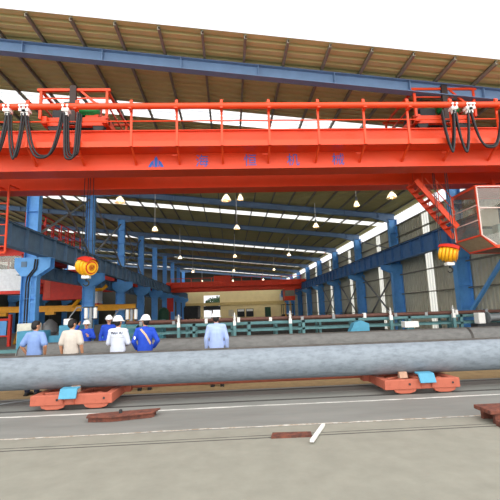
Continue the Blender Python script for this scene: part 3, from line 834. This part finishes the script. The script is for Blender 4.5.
def person(loc, h, rot, label, arms, shirt, trousers, sleeve='long', helmet=True, turn=0., tilt=0., boot=M_shoe):
    """figure faces +Y before rot; arms = [(elbow, wrist, hand_dir) left, right] in local metres for a 1.72 m figure"""
    t = thing('person', loc, label, 'person')
    S = h / 1.72
    RZ = Matrix.Rotation(rot, 4, 'Z') @ Matrix.Scale(S, 4)
    HR = Matrix.Translation((0, 0.01, 1.5)) @ Matrix.Rotation(turn, 4, 'Z') @ Matrix.Rotation(tilt, 4, 'X') @ Matrix.Translation((0, -.01, -1.5))
    V = Vector
    sh = [V((-.17, 0, 1.395)), V((.17, 0, 1.395))]
    hip = [V((-.09, 0, .93)), V((.09, 0, .93))]
    knee = [V((-.105, .02, .5)), V((.105, .02, .5))]
    ank = [V((-.115, -.03, .1)), V((.115, -.03, .1))]
    def torso(m, g):
        k = len(m.v)
        m.cap((0, 0, .95), (0, 0, 1.08), .155 + g, .14 + g, 18)
        m.cap((0, 0, 1.08), (0, .005, 1.28), .14 + g, .165 + g, 18)
        m.cap((-.1, 0, 1.33), (.1, 0, 1.33), .1 + g, .1 + g)
        m.cap((0, 0, 1.25), (0, 0, 1.38), .16 + g, .1 + g, 18)
        for i in range(k, len(m.v)):
            x, y, z = m.v[i]; m.v[i] = (x * 1.02, y * .74, z)
        m.cap((0, -.01, 1.4), sh[0], .065 + g, .058 + g).cap((0, -.01, 1.4), sh[1], .065 + g, .058 + g)
    def arm(m, g, upto):
        for i, (e, w_, hd) in enumerate(arms):
            e, w_ = V(e), V(w_)
            if upto == 'short': m.cap(sh[i], sh[i].lerp(e, .8), .062 + g, .052 + g + .012)
            else:
                m.cap(sh[i], e, .058 + g, .043 + g).cap(e, w_ if upto != 'cuff' else e.lerp(w_, .93), .043 + g, .028 + g + (.006 if upto == 'cuff' else 0))
    b = MB()
    torso(b, 0); arm(b, 0, 'full')
    for i in range(2):
        b.cap(hip[i], knee[i], .088, .056).cap(knee[i], ank[i], .056, .036).cap(ank[i], ank[i] + V((0, .03, -.05)), .036, .035)
        b.cap(ank[i] + V((0, -.02, -.055)), ank[i] + V((0, .15, -.07)), .035, .026)
    b.cap((0, -.005, 1.38), (0, .012, 1.53), .058, .052)
    hd = MB()
    hd.ell((0, .01, 1.625), (.075, .092, .105)).ell((0, .035, 1.575), (.056, .062, .065)).cap((0, .06, 1.535), (0, .075, 1.53), .026, .02)
    hd.cap((0, .098, 1.625), (0, .116, 1.597), .01, .014).cap((-.012, .1, 1.595), (.012, .1, 1.595), .011, .011)
    for s in (-1, 1): hd.ell((s * .078, 0, 1.61), (.012, .022, .032)).cap((s * .02, .088, 1.645), (s * .05, .078, 1.643), .01, .009)
    hd.cap((-.02, .088, 1.562), (.02, .088, 1.562), .011, .011)
    hd.xf(HR); b.add(hd.v, hd.f)
    for i, (e, w_, hdir) in enumerate(arms):                               # hands: palm, four bent fingers, thumb from the side
        w_, d = V(w_), V(hdir).normalized(); s = -1 if i == 0 else 1
        side = d.cross(V((s, 0, .01))); 
        if side.length < .2: side = d.cross(V((0, 0, 1)))
        side.normalize(); nrm = d.cross(side).normalized()
        p = w_ + d * .05
        b.cap(w_, p - side * .012, .026, .03).cap(p - side * .022, p + d * .035 - side * .022, .022, .018).cap(p + side * .022, p + d * .035 + side * .022, .022, .018)
        inward = nrm if nrm.x * s < 0 else -nrm
        for k, L in enumerate((.058, .07, .066, .05)):
            f0 = p + d * .04 + side * (-.03 + .02 * k); f1 = f0 + d * L * .5 + inward * .008; f2 = f1 + d * L * .4 + inward * .026
            b.cap(f0, f1, .0105, .0095, 8).cap(f1, f2, .0095, .008, 8)
        q0 = w_ + d * .025 - side * .022; q1 = q0 + d * .03 - side * .035 + inward * .012; q2 = q1 + d * .03 + inward * .012
        b.cap(q0, q1, .014, .0115, 8).cap(q1, q2, .0115, .009, 8)
    b.xf(RZ)
    link_mesh(remeshed(b, .0075 * S, 2), 'body', M_skin, t)
    c = MB(); torso(c, .019); c.cap((-.035, 0, 1.0), (-.03, 0, 1.25), .135, .14).cap((.035, 0, 1.0), (.03, 0, 1.25), .135, .14); arm(c, .014, 'short' if sleeve == 'short' else 'cuff')
    k = len(c.v); c.cap((0, 0, .9), (0, 0, 1.0), .165, .165, 18)
    for i in range(k, len(c.v)): x, y, z = c.v[i]; c.v[i] = (x * 1.13, y * .8, max(z, .84))
    c.cap((0, -.012, 1.43), (0, -.005, 1.455), .066, .062)
    c.xf(RZ)
    shirt_me = remeshed(c, .012 * S, 4)
    so = link_mesh(shirt_me, 'shirt', shirt, t)
    c = MB()
    k = len(c.v); c.cap((0, 0, .88), (0, 0, .96), .15, .15, 18)
    for i in range(k, len(c.v)): x, y, z = c.v[i]; c.v[i] = (x * 1.06, y * .74, z)
    for i in range(2): c.cap(hip[i], knee[i], .098, .072).cap(knee[i], ank[i] + V((0, .0, .0)), .072, .06)
    c.xf(RZ); link_mesh(remeshed(c, .014 * S, 3), 'trousers', trousers, t)
    for i in range(2):
        c = MB().cap(ank[i] + V((0, -.03, -.055)), ank[i] + V((0, .16, -.065)), .046, .038).box(ank[i].x - .045, ank[i].x + .045, -.105, .17, 0, .03).xf(RZ)
        c.v = [(x, y, max(0, z)) for x, y, z in c.v]
        c.build('shoe', boot, None, True).parent = t
    # face and hair
    for s in (-1, 1):
        c = MB().ell((s * .032, .091, 1.627), (.013, .008, .007), 10).xf(HR).xf(RZ); c.build('eye', M_hair, None, True).parent = t
        c = MB().cap((s * .018, .098, 1.65), (s * .05, .086, 1.651), .005, .004, 6).xf(HR).xf(RZ); c.build('eyebrow', M_hair, None, True).parent = t
    c = MB().cap((-.02, .099, 1.562), (.02, .099, 1.562), .005, .005, 6).xf(HR).xf(RZ); c.build('mouth', mat('lips', '9a5a4c', .5), None, True).parent = t
    c = MB()
    c.ell((0, -.004, 1.638), (.084, .098, .104), 20, None, -.15)
    c.ell((0, -.035, 1.6), (.08, .068, .085), 18)
    for s in (-1, 1): c.cap((s * .074, .005, 1.66), (s * .072, .01, 1.61), .016, .01)
    if not helmet: c.ell((0, .02, 1.695), (.075, .085, .045), 16)
    c.xf(HR).xf(RZ)
    link_mesh(remeshed(c, .009 * S, 3), 'hair', M_hair, t)
    if helmet:
        c = MB().ell((0, -.005, 1.655), (.112, .135, .118), 24, None, 0.0)
        n = 28; ring = []
        for i in range(n):
            a = 2 * math.pi * i / n; ext = .016 + (.055 * max(0, math.sin(a)) ** 1.5)
            ring.append((math.cos(a), math.sin(a), ext))
        vs = []
        for q, zz in ((0, 1.662), (1, 1.652), (1, 1.645), (0, 1.65)):
            vs += [(ca * (.11 + q * e), -.005 + sa * (.133 + q * e), zz - q * e * .25) for ca, sa, e in ring]
        c.add(vs, [(r * n + i, r * n + (i + 1) % n, ((r + 1) % 4) * n + (i + 1) % n, ((r + 1) % 4) * n + i) for r in range(4) for i in range(n)])
        for dx in (-.03, 0, .03):
            c.tube([(dx, -.005 + .13 * math.cos(a), 1.658 + .117 * math.sin(a)) for a in [math.radians(25 + 13 * i) for i in range(11)]], .007, 6)
        c.xf(HR).xf(RZ); c.build('hard_hat', M_helmet, None, True).parent = t
        c = MB().tube([(-.07, .02, 1.64), (-.06, .05, 1.56), (0, .07, 1.5), (.06, .05, 1.56), (.07, .02, 1.64)], .004, 6).xf(HR).xf(RZ)
        c.build('chin_strap', M_band, None, True).parent = t
    return t, so

def decal_on(so, m, name, mt, rotz, toward=1, lift=.004):
    """lay a flat outline (local x,z) onto the back of a shirt: print, bands, straps follow the cloth"""
    bvh = BVHTree.FromPolygons([v.co.copy() for v in so.data.vertices], [tuple(p.vertices) for p in so.data.polygons])
    R = Matrix.Rotation(rotz, 3, 'Z'); out = []
    for x, y, z in m.v:
        o_ = R @ Vector((x, -1 * toward, 0)) + Vector((0, 0, z)); d = R @ Vector((0, toward, 0))
        hit = bvh.ray_cast(o_, d)
        out.append((hit[0] - d * (lift + y)) if hit[0] else (R @ Vector((x, 0, 0)) + Vector((0, 0, z))))
    m.v = [tuple(v) for v in out]
    o = m.build(name, mt); o.parent = so
    return o
def ribbon(path, wd, n=30):
    """flat strip in (x, z)"""
    m = MB(); P = [Vector((a, b)) for a, b in path]; vs = []
    for i in range(n + 1):
        t = i / n * (len(P) - 1); k = min(int(t), len(P) - 2); p = P[k].lerp(P[k + 1], t - k); d = (P[k + 1] - P[k]).normalized(); nn = Vector((-d.y, d.x)) * wd / 2
        vs += [(p.x + nn.x, 0, p.y + nn.y), (p.x - nn.x, 0, p.y - nn.y)]
    m.add(vs, [(2 * i, 2 * i + 1, 2 * i + 3, 2 * i + 2) for i in range(n)])
    return m

down = [((-.25, -.02, 1.12), (-.25, .06, .88), (0, .2, -1)), ((.25, -.02, 1.12), (.25, .06, .88), (0, .2, -1))]
hips = [((-.29, -.06, 1.14), (-.22, .06, .93), (.3, .6, -.6)), ((.29, -.06, 1.14), (.22, .06, .93), (-.3, .6, -.6))]
front = [((-.25, .02, 1.12), (-.13, .23, 1.06), (.6, .7, 0)), ((.25, .02, 1.12), (.13, .23, 1.06), (-.6, .7, 0))]
person((-4.55, 9.55, 0), 1.66, -.12, 'black haired person in a pale blue short sleeved shirt, leftmost, seen from behind', hips, M_sblue, M_navy, 'short', False, -.5)
person((-3.72, 9.55, 0), 1.67, -.1, 'black haired person in a beige short sleeved shirt, seen from behind', down, M_sbeige, mat('grey_trousers', '5a5550', .8), 'short', False, -.35)
person((-4.5, 12.7, 0), 1.58, math.pi + .1, 'worker in blue and a white hard hat raising an arm behind the rear pile',
       [((-.27, .08, 1.17), (-.14, .27, 1.2), (.3, .3, .8)), ((.37, .08, 1.34), (.23, .14, 1.58), (-.3, 0, 1))], M_sroyal, M_navy, 'long', True, .1)
person((-3.84, 12.8, 0), 1.7, math.pi + .25, 'worker in blue and a white hard hat facing the camera behind the rear pile', down, M_sroyal, M_navy, 'long', True, .15)
pw, sw = person((-2.65, 9.55, 0), 1.68, -.12, 'person in white workwear printed on the back and a white hard hat', front, M_swhite, M_navy, 'long', True, -.3)
pb, sb_ = person((-2.03, 9.6, 0), 1.68, .15, 'person in royal blue workwear with a tan strap across the back and white hard hat',
                 [((-.27, -.02, 1.13), (-.2, .12, .95), (.2, .5, -.7)), ((.3, -.06, 1.14), (.2, .1, .98), (-.5, .6, -.3))], M_sroyal, M_navy, 'long', True, .65)
person((-.34, 9.65, 0), 1.7, 0, 'person in a light blue long sleeved shirt and white hard hat standing alone', down, M_spale, M_navy, 'long', True, -.1)

def sc_(m, s): m.v = [(x * s, y, z * s) for x, y, z in m.v]; return m
s1 = 1.68 / 1.72
me = text_mesh('PHAN VU', .06, 'print', .0022)
m = MB(); m.add([(v.co.x, 0, v.co.y) for v in me.vertices if True], [tuple(p.vertices) for p in me.polygons])
xs0 = [v[0] for v in m.v]; kx = .27 / (max(xs0) - min(xs0)); zm = sum(v[2] for v in m.v) / len(m.v)
m.v = [(x * kx, 0, (z - zm) * 1.3 + 1.325) for x, y, z in m.v]
decal_on(sw, m, 'print', M_ink, -.12)
decal_on(sw, ribbon([(-.16, 1.265), (.16, 1.265)], .016), 'reflective_band', M_band, -.12, lift=.003)
decal_on(sw, ribbon([(-.16, 1.225), (.16, 1.225)], .016), 'reflective_band', M_band, -.12, lift=.003)
decal_on(sb_, ribbon([(-.1, 1.4), (0.02, 1.26), (.14, 1.04)], .045), 'strap', M_strap, .15, lift=.005)
m = MB(); n = 16; m.add([(-.235 + .022 * math.cos(a), 0, 1.2 + .04 * math.sin(a)) for a in [2 * math.pi * i / n for i in range(n)]], [tuple(range(n))])
decal_on(sb_, m, 'sleeve_patch', M_white, .15, lift=.004)

# ------------------------------------------------------------------ teal racks behind the piles
def rack(x0, x1, y, z, label, rust=True):
    t = thing('pile_mould_rack', ((x0 + x1) / 2, y, 0), label, 'rack', 'teal steel racks behind the piles')
    m = MB()
    m.box(x0, x1, y - .05, y + .05, z - .25, z - .165).box(x0, x1, y - .05, y + .05, z - .5, z - .43)
    m.box(x0, x1, y + .7, y + .8, z - .3, z - .2)
    m.build('rail_beam', M_rack, t)
    x = x0 + .4; i = 0
    while x < x1:
        MB().box(x - .05, x + .05, y - .05, y + .05, 0, z - .16).box(x - .04, x + .04, y, y + .75, z - .5, z - .42).box(x - .05, x + .05, y + .7, y + .8, 0, z - .2).build('post', M_rack, t)
        x += 1.93
    if rust:
        xx = x0 + .5
        while xx < x1:
            MB().box(xx - .05, xx + .05, y - .09, y + .05, z - .17, z - .02 + .03 * math.sin(xx * 7)).build('pipe_clip', M_grey if int(xx * 3) % 2 else M_white, t); xx += 1.13
        m = MB().tube([(x0, y - .02, z - .06), (x1, y - .02, z - .1)], .06, 12); m.build('pipe', M_rustpipe, t, True)
        MB().tube([(x0, y + .75, z - .12), (x1, y + .75, z - .14)], .06, 12).build('pipe', M_rustpipe, t, True)
    return t
rack(-3.6, 11.0, 14.0, 1.52, 'long teal steel rack with a rusty pipe on top just behind the rear pile')
rack(-4.2, 11.0, 17.2, 1.42, 'second teal steel rack with a rusty pipe on top, behind the first')
rack(-14.0, -5.9, 12.6, .95, 'low teal steel rack at the left edge behind the leftmost person', False)
for i, x in enumerate((-1.78, .15, 2.1, 5.7, 8.0)):
    t = thing('clamp_stand', (x, 13.8, 0), 'teal stand with a white clamp head, %s from the left along the rear pile' % ['first', 'second', 'third', 'fourth', 'fifth'][i], 'stand', 'clamp stands')
    MB().box(x - .05, x + .05, 13.74, 13.84, 0, 1.25).build('post', M_rack, t)
    m = MB().box(x - .05, x + .05, 13.74, 13.84, 1.25, 1.42).lathe([(.025, 1.42), (.045, 1.46), (.045, 1.54), (.02, 1.56), (.02, 1.68), (.01, 1.69)], (x, 13.8, 0), 10); m.build('clamp_head', M_white, t, True)
    MB().box(x - .1, x + .1, 13.785, 13.815, 1.57, 1.595).build('handle', M_grey, t)
# leaning plate and white box on the right
t = thing('steel_hopper', (4.3, 13.2, 0), 'light blue steel hopper on a teal base just behind the rear pile', 'hopper')
MB().prism([(3.9, .8), (4.62, .8), (4.62, 1.18), (4.35, 1.3), (4.12, 1.22)], 'y', 13.0, 13.35).build('hopper_bin', M_lteal, t, bevel=.01)
MB().box(3.95, 4.55, 13.02, 13.33, 0, .8).build('base', M_teal, t)
t = thing('electric_box', (6.1, 13.2, 0), 'white electric box on a stand behind the rear pile at right', 'box')
MB().box(5.88, 6.36, 13.1, 13.4, 1.0, 1.2).build('case', M_white, t, bevel=.01); MB().box(6.0, 6.24, 13.2, 13.3, 0, 1.0).build('stand', M_teal, t)
t = thing('hose_winch', (9.3, 13.6, 0), 'grey and white winch on a dark frame near the nearest right column', 'winch')
MB().box(8.6, 9.9, 13.4, 13.8, 0, 1.02).build('frame', M_dark, t); MB().lathe([(.05, -.3), (.2, -.3), (.2, -.26), (.13, -.26), (.13, .26), (.2, .26), (.2, .3), (.05, .3)], (9.4, 13.6, 1.22), 18, (1, 0, 0)).build('drum', M_grey, t, True)
MB().box(8.7, 8.95, 13.45, 13.75, 1.02, 1.4).build('motor_cover', M_white, t, bevel=.03)

# ------------------------------------------------------------------ left side machinery
def cabinet(x0, x1, y0, y1, h, label, mt, name='machine_cabinet', top=None):
    t = thing(name, ((x0 + x1) / 2, (y0 + y1) / 2, 0), label, 'machine', 'teal machines on the left')
    MB().box(x0, x1, y0, y1, 0, h).build('housing', mt, t, bevel=.02)
    MB().box(x0 + .08, x1 - .08, y0 - .015, y0, h * .35, h - .12).build('door', mt, t, bevel=.006)
    MB().box(x1 - .2, x1 - .16, y0 - .05, y0 - .015, h * .55, h * .7).build('handle', M_grey, t)
    if top: MB().box(x0 + .1, x0 + .35, y0 + .1, y0 + .35, h, h + .22).build('motor', M_white, t, bevel=.03)
    return t
cabinet(-7.62, -7.12, 14.6, 15.4, 1.55, 'white edged cabinet at the left behind the leftmost person', mat('cream_paint', 'd8d6c6', .5))
cabinet(-7.3, -6.4, 14.0, 14.55, 1.3, 'teal machine cabinet directly behind the leftmost person', M_lteal)
cabinet(-6.38, -5.95, 14.3, 15.0, 1.1, 'low teal machine cabinet between the two left people', M_lteal)
cabinet(-5.9, -5.3, 14.0, 14.7, 1.45, 'teal machine cabinet with a white motor on top', M_lteal, top=True)
cabinet(-4.55, -4.0, 14.2, 14.9, 1.25, 'teal machine cabinet right of the worker with raised arm', M_lteal)
cabinet(-3.98, -3.3, 14.4, 15.0, 1.4, 'teal machine cabinet behind the two workers in hard hats', M_teal)
cabinet(-3.1, -2.5, 15.0, 15.6, 1.5, 'teal machine cabinet behind the white workwear person', M_teal)
def motor_stand(x, y, z, label):
    t = thing('motor_stand', (x, y, 0), label, 'machine', 'white motors on posts')
    MB().box(x - .06, x + .06, y - .06, y + .06, 0, z - .2).build('post', M_grey, t)
    for k, dx in enumerate((-.17, 0, .17)): MB().lathe([(.03, -.2), (.07, -.2), (.07, .18), (.04, .22)], (x + dx, y, z), 12).build('cylinder', M_white if k != 1 else M_grey, t, True)
    for q in (.22, -.22): MB().box(x - .25, x + .25, y - .05, y + .05, z + q - .02, z + q + .02).build('bracket', M_dark, t)
    MB().tube([(x - .2, y, z + .2), (x - .5, y, z + .22), (x - .75, y, z - .1), (x - .9, y, z - .45)], .025, 8).build('hose', M_grey, t, True)
    return t
motor_stand(-5.25, 15.2, 1.85, 'three white and grey cylinders on a post above the raised arm')
motor_stand(-4.05, 16.5, 1.75, 'three white and grey cylinders on a post above the teal machines')

# yellow low gantry with hoists
t = thing('yellow_gantry', (-13, 28, 0), 'long yellow gantry beam crossing behind the left columns', 'gantry')
MB().ibar((-22, 28, 2.4), (-6.6, 28, 2.26), .42, .25).build('beam', M_yellow, t)
MB().tube([(-10.9, 28, 2.4), (-10.4, 28, 3.0), (-9.9, 28, 3.5), (-8.9, 28, 3.55), (-8.6, 28, 3.8)], .13, 6).build('jib', M_yellow, t)
for x in (-21.6, -14.2, -6.9):
    MB().bar((x - .5, 28, 0), (x, 28, 2.1), .16, .16, (0, 1, 0)).bar((x + .5, 28, 0), (x, 28, 2.1), .16, .16, (0, 1, 0)).build('leg', M_yellow, t)
for x, lb in ((-15.6, 'left'), (-12.4, 'middle')):
    h = thing('chain_hoist', (x, 28, 1.3), 'grey hoist hanging from the yellow gantry, %s one' % lb, 'hoist', 'hoists under the yellow gantry')
    MB().box(x - .3, x + .3, 27.85, 28.15, 1.9, 2.11).build('carriage', M_yellow, h); MB().tube([(x, 28, 1.5), (x, 28, 1.95)], .03, 6).build('chain', M_dark, h)
    MB().lathe([(.1, 1.6), (.45, 1.3), (.55, .75), (.35, .5)], (x, 28, 0), 10).build('load', M_grey, h, True)
t = thing('red_rack', (-15.0, 26, 0), 'red upright frame with blue panels below the yellow gantry at far left', 'rack')
for x in (-15.8, -14.9, -14.0): MB().box(x - .08, x + .08, 25.9, 26.1, 0, 2.0).build('post', M_red, t)
MB().box(-15.8, -14.0, 25.95, 26.05, 1.6, 1.75).box(-15.8, -14.0, 25.95, 26.05, .6, .7).build('crossbar', M_red, t)
MB().box(-15.6, -15.1, 25.97, 26.03, .7, 1.6).box(-14.7, -14.2, 25.97, 26.03, .7, 1.6).build('panel', M_blue, t)

# other cranes in the left bay
def bay_crane(y, z0, z1, label, cabx, mt=M_red):
    t = thing('overhead_crane', (-17.5, y, z0), label, 'crane', 'red cranes of the left bay')
    for a in (0, 1.6):
        MB().box(-25, -10.1, y + a, y + a + .4, z0, z1).build('girder', mt, t, bevel=.02)
    MB().box(-10.35, -9.6, y - .8, y + 2.6, 4.56, z0 + .35).build('end_carriage', mt, t)
    m = MB()
    for x in [-24 + 1.6 * i for i in range(9)]: m.box(x - .03, x + .03, y - .55, y - .5, z1 - .4, z1 + .6)
    m.box(-24.5, -10.4, y - .55, y - .5, z1 + .55, z1 + .6).box(-24.5, -10.4, y - .55, y, z1 - .45, z1 - .4)
    m.build('walkway', mt, t)
    for i in range(6):
        x = -12.2 - 1.5 * i
        MB().tube([(x + .6 * s, y - .6, z0 + .75 - .6 * (1 - s * s)) for s in [-1 + j / 6 for j in range(13)]], .035, 6).build('festoon_loop', M_black, t)
    if cabx is not None:
        m = MB(); q = cabx
        m.prism([(q - .6, z0 - 1.85), (q + .6, z0 - 1.85), (q + .6, z0 - .75), (q - .75, z0 - .75), (q - .75, z0 - 1.4)], 'y', y - .9, y + .3)
        c = m.build('cab', mat('cab_white', 'dfe2e6', .5), t, bevel=.02)
        m = MB()
        for xx in (q - .72, q + .57):
            for yy in (y - .87, y + .27): m.box(xx - .04, xx + .04, yy - .04, yy + .04, z0 - .75, z0)
        m.box(q - .76, q + .61, y - .91, y + .31, z0 - .08, z0 - .01)
        m.build('cab_frame', mt, c)
        MB().box(q - .62, q + .62, y - .92, y + .32, z0 - 2.0, z0 - 1.85).build('cab_floor', mt, c)
        MB().box(q - .7, q + .55, y - .88, y - .87, z0 - .75, z0 - .08).build('pane', M_glass, c)
        MB().box(q - .3, q + .3, y - .3, y + .1, z0 - .75, z0 - .2).build('seat', mat('brown_seat', '5a4038', .7), c)
    return t
bay_crane(21.0, 4.95, 5.85, 'red overhead crane with a white driver cab in the left bay, nearest', -10.98)
bay_crane(34.0, 4.6, 5.7, 'red overhead crane in the left bay, second, with cab seen between columns', -11.5)
bay_crane(48.0, 4.6, 5.8, 'red overhead crane in the left bay, farthest', None)
t = thing('crane_end_panel', (-11.6, 28.5, 4.5), 'dark red steel electrical house hanging right of the first left column', 'panel')
MB().box(-12.8, -10.15, 27.6, 29.4, 2.9, 4.9).build('housing', M_red, t, bevel=.02); MB().box(-12.7, -12.3, 27.58, 27.62, 3.0, 4.8).build('door', mat('bright_red_paint', 'd9503a', .5), t)
m = MB().box(-12.6, -9.75, 28.1, 28.4, 4.9, 5.02).box(-9.95, -9.75, 28.1, 28.4, 4.54, 4.9)
m.build('hanger', M_red, t)
# red access platform above the left runway
t = thing('access_platform', (-9.6, 22, 5.6), 'red railed access platform above the left runway behind the nearest column', 'platform')
MB().box(-10.05, -9.46, 19.4, 25.4, 5.78, 5.86).build('deck', M_red, t)
m = MB()
for y in [19.5 + i * .95 for i in range(7)]:
    for x in (-10.02, -9.5): m.box(x - .03, x + .03, y - .03, y + .03, 5.86, 6.95)
for z in (6.4, 6.92):
    for x in (-10.02, -9.5): m.box(x - .025, x + .025, 19.5, 25.3, z - .025, z + .025)
m.build('railing', M_red, t)
MB().box(-9.98, -9.6, 20.2, 20.9, 5.86, 6.5).build('winch_box', M_red, t, bevel=.03)

# ------------------------------------------------------------------ far crane and the end of the hall
M_farred = mat('bright_red_crane_paint', 'ee4420', .5, noise=.1, scale=2)
t = thing('overhead_crane', (1.0, 56.5, 4.5), 'distant red overhead crane spanning the far end of the hall', 'crane')
for a in (0, 1.8): MB().box(-8.25, 10.35, 56 + a, 56.45 + a, 4.65, 6.0).build('girder', M_farred, t)
MB().box(-8.25, 10.35, 55.35, 55.95, 5.2, 5.28).build('walkway', M_farred, t)
for i in range(14):
    x = -8.2 + 1.42 * i; MB().box(x - .04, x + .04, 55.35, 55.42, 5.2, 6.5).build('handrail_post', M_farred, t)
MB().box(-8.25, 10.35, 55.35, 55.4, 6.44, 6.5).box(-8.25, 10.35, 55.36, 55.39, 5.9, 5.94).build('handrail', M_farred, t)
for x in (XRL, XRR): MB().box(x - .3, x + .3, 55, 59, ZR + .1, ZR + .5).build('end_carriage', M_farred, t)
MB().box(-2.2, .2, 55.9, 58.4, 6.0, 6.8).build('trolley_housing', M_farred, t)
MB().box(7.9, 9.4, 56, 58, 3.0, 4.65).build('cab', M_farred, t)
MB().box(7.95, 9.35, 55.97, 56.0, 3.6, 4.4).build('cab_window', mat('dim_cab_window', '8c8a7a', .3), bpy.data.objects[[o.name for o in t.children if o.name.startswith('cab')][0]])

def simple(name, mb, mt, label, cat, group=None, bevel=0, loc=None):
    vs = mb.v; c = (sum(v[0] for v in vs) / len(vs), sum(v[1] for v in vs) / len(vs), min(v[2] for v in vs))
    return tag(mb.build(name, mt, loc=c, bevel=bevel), label, cat, group)
t = thing('green_locker', (5.0, 50, 0), 'dark green steel locker in the far part of the hall', 'locker')
MB().box(4.45, 5.15, 49.7, 50.3, 0, 2.1).build('body', M_dkgreen, t); MB().box(4.5, 4.78, 49.67, 49.7, .1, 2.0).box(4.82, 5.1, 49.67, 49.7, .1, 2.0).build('door', M_dkgreen, t)
t = thing('forklift', (7.6, 52, 0), 'dark forklift parked in the far right part of the hall', 'forklift')
MB().box(6.9, 8.3, 51.2, 53, .3, 1.1).build('chassis', M_dark, t, bevel=.05); m = MB()
for x in (6.95, 8.25):
    for y in (51.3, 52.9): m.box(x - .04, x + .04, y - .04, y + .04, 1.1, 2.3)
m.box(6.9, 8.3, 51.25, 52.95, 2.3, 2.38); m.build('overhead_guard', M_dark, t)
for x in (6.95, 8.25):
    for y in (51.5, 52.7): MB().lathe([(.1, -.1), (.3, -.1), (.3, .1), (.1, .1)], (x, y, .3), 14, (1, 0, 0)).build('wheel', M_black, t)
MB().box(7.2, 7.3, 51.0, 51.15, .1, 2.6).box(7.9, 8.0, 51.0, 51.15, .1, 2.6).build('mast', M_yellow, t)
simple('green_tank', MB().lathe([(.1, 0), (.55, .03), (.55, 2.0), (.4, 2.25), (.1, 2.35)], (-7.0, 42, 0), 16), M_dkgreen, 'upright dark green tank beside the left columns in the distance', 'tank')
simple('red_notice_board', MB().box(-7.9, -7.1, 50, 50.08, 1.9, 3.6).box(-7.55, -7.45, 50.02, 50.06, 0, 1.9), M_red, 'red notice board on a post far down the left row', 'board')
simple('white_sign', MB().box(-6.1, -5.5, 43.9, 43.95, .6, 1.4).box(-5.84, -5.76, 43.91, 43.94, 0, .6), M_white, 'small white sign far down the hall left of the gate', 'sign')
t = thing('truck', (-6.9, 73, 0), 'dark truck parked left of the open gate', 'truck')
MB().box(-8.2, -5.7, 70.6, 72.2, .6, 2.7).build('truck_cab', M_dark, t, bevel=.1); MB().box(-8.2, -5.7, 72.3, 77, .8, 2.9).build('cargo_body', M_dark, t)
for x in (-8.0, -5.9):
    for y in (71.3, 75.5): MB().lathe([(.15, -.15), (.48, -.15), (.48, .15), (.15, .15)], (x, y, .48), 16, (1, 0, 0)).build('wheel', M_black, t)
simple('poster', MB().box(-.3, .75, YEND - .04, YEND - .004, .7, 2.0), mat('pale_poster', 'd8ccb4', .7), 'pale poster on the end wall right of the gate', 'poster')
for i, x in enumerate((2.2, 4.0)):
    wn = MB().box(x - .75, x + .75, YEND - .05, YEND - .004, .5, 2.1).build('window_%d' % (20 + i), M_dark); struct(wn, 'dark framed window low in the end wall, %s' % ['left one', 'right one'][i])
    MB().box(x - .65, x + .65, YEND - .07, YEND - .05, 1.6, 2.02).build('pane', M_white, wn)
simple('high_window_panel', MB().box(10.2, 11.2, YEND - .04, YEND - .004, 3.6, 4.9), M_white, 'white vent panel high on the end wall at right', 'panel')
def tree(x, y, h, r, label, seed):
    rnd = random.Random(seed)
    t = thing('tree', (x, y, 0), label, 'tree', 'trees outside the gate')
    MB().tube([(x, y, 0), (x + .1, y, h * .35), (x - .1, y, h * .7)], [.2, .15, .08], 8).build('trunk', M_bark, t, True)
    m = MB()
    for i in range(900):
        a = rnd.uniform(0, 6.28); e = rnd.gauss(0, .5); q = rnd.uniform(.3, 1) ** .5
        p = Vector((x + r * q * math.cos(a) * math.cos(e), y + r * q * math.sin(a) * math.cos(e), h * .68 + r * 1.0 * q * math.sin(e) + rnd.uniform(-.2, .2)))
        d = Vector((rnd.uniform(-1, 1), rnd.uniform(-1, 1), rnd.uniform(-1, .6))).normalized(); u = d.orthogonal().normalized() * .14
        m.add([p - u, p + d * .18, p + u, p - d * .18 + Vector((0, 0, .1))], [(0, 1, 2, 3)])
    m.build('foliage', M_leaf, t)
tree(-4.1, 90, 5.0, 1.5, 'dark leafy tree seen through the left half of the gate', 1)
tree(-2.2, 96, 6.0, 1.6, 'dark leafy tree seen through the right half of the gate', 2)
# piles stacked between the racks and the far end
for i, (x0, x1, y) in enumerate(((-5.5, 9.5, 24.0), (-5.8, 9.8, 31.0))):
    t = thing('mould_bed', ((x0 + x1) / 2, y, 0), ['rusty mould bed on the floor behind the second rack', 'rusty mould bed farther down the hall floor'][i], 'mould', 'mould beds')
    MB().box(x0, x1, y, y + .8, .25, 1.1).build('trough', mat('dark_mould_steel', '3b3a38', .7, noise=.3), t, bevel=.04)
    for k in range(7): xx = lerp(x0 + .5, x1 - .5, k / 6); MB().box(xx - .12, xx + .12, y - .1, y + .9, 0, .25).build('foot', M_teal, t)
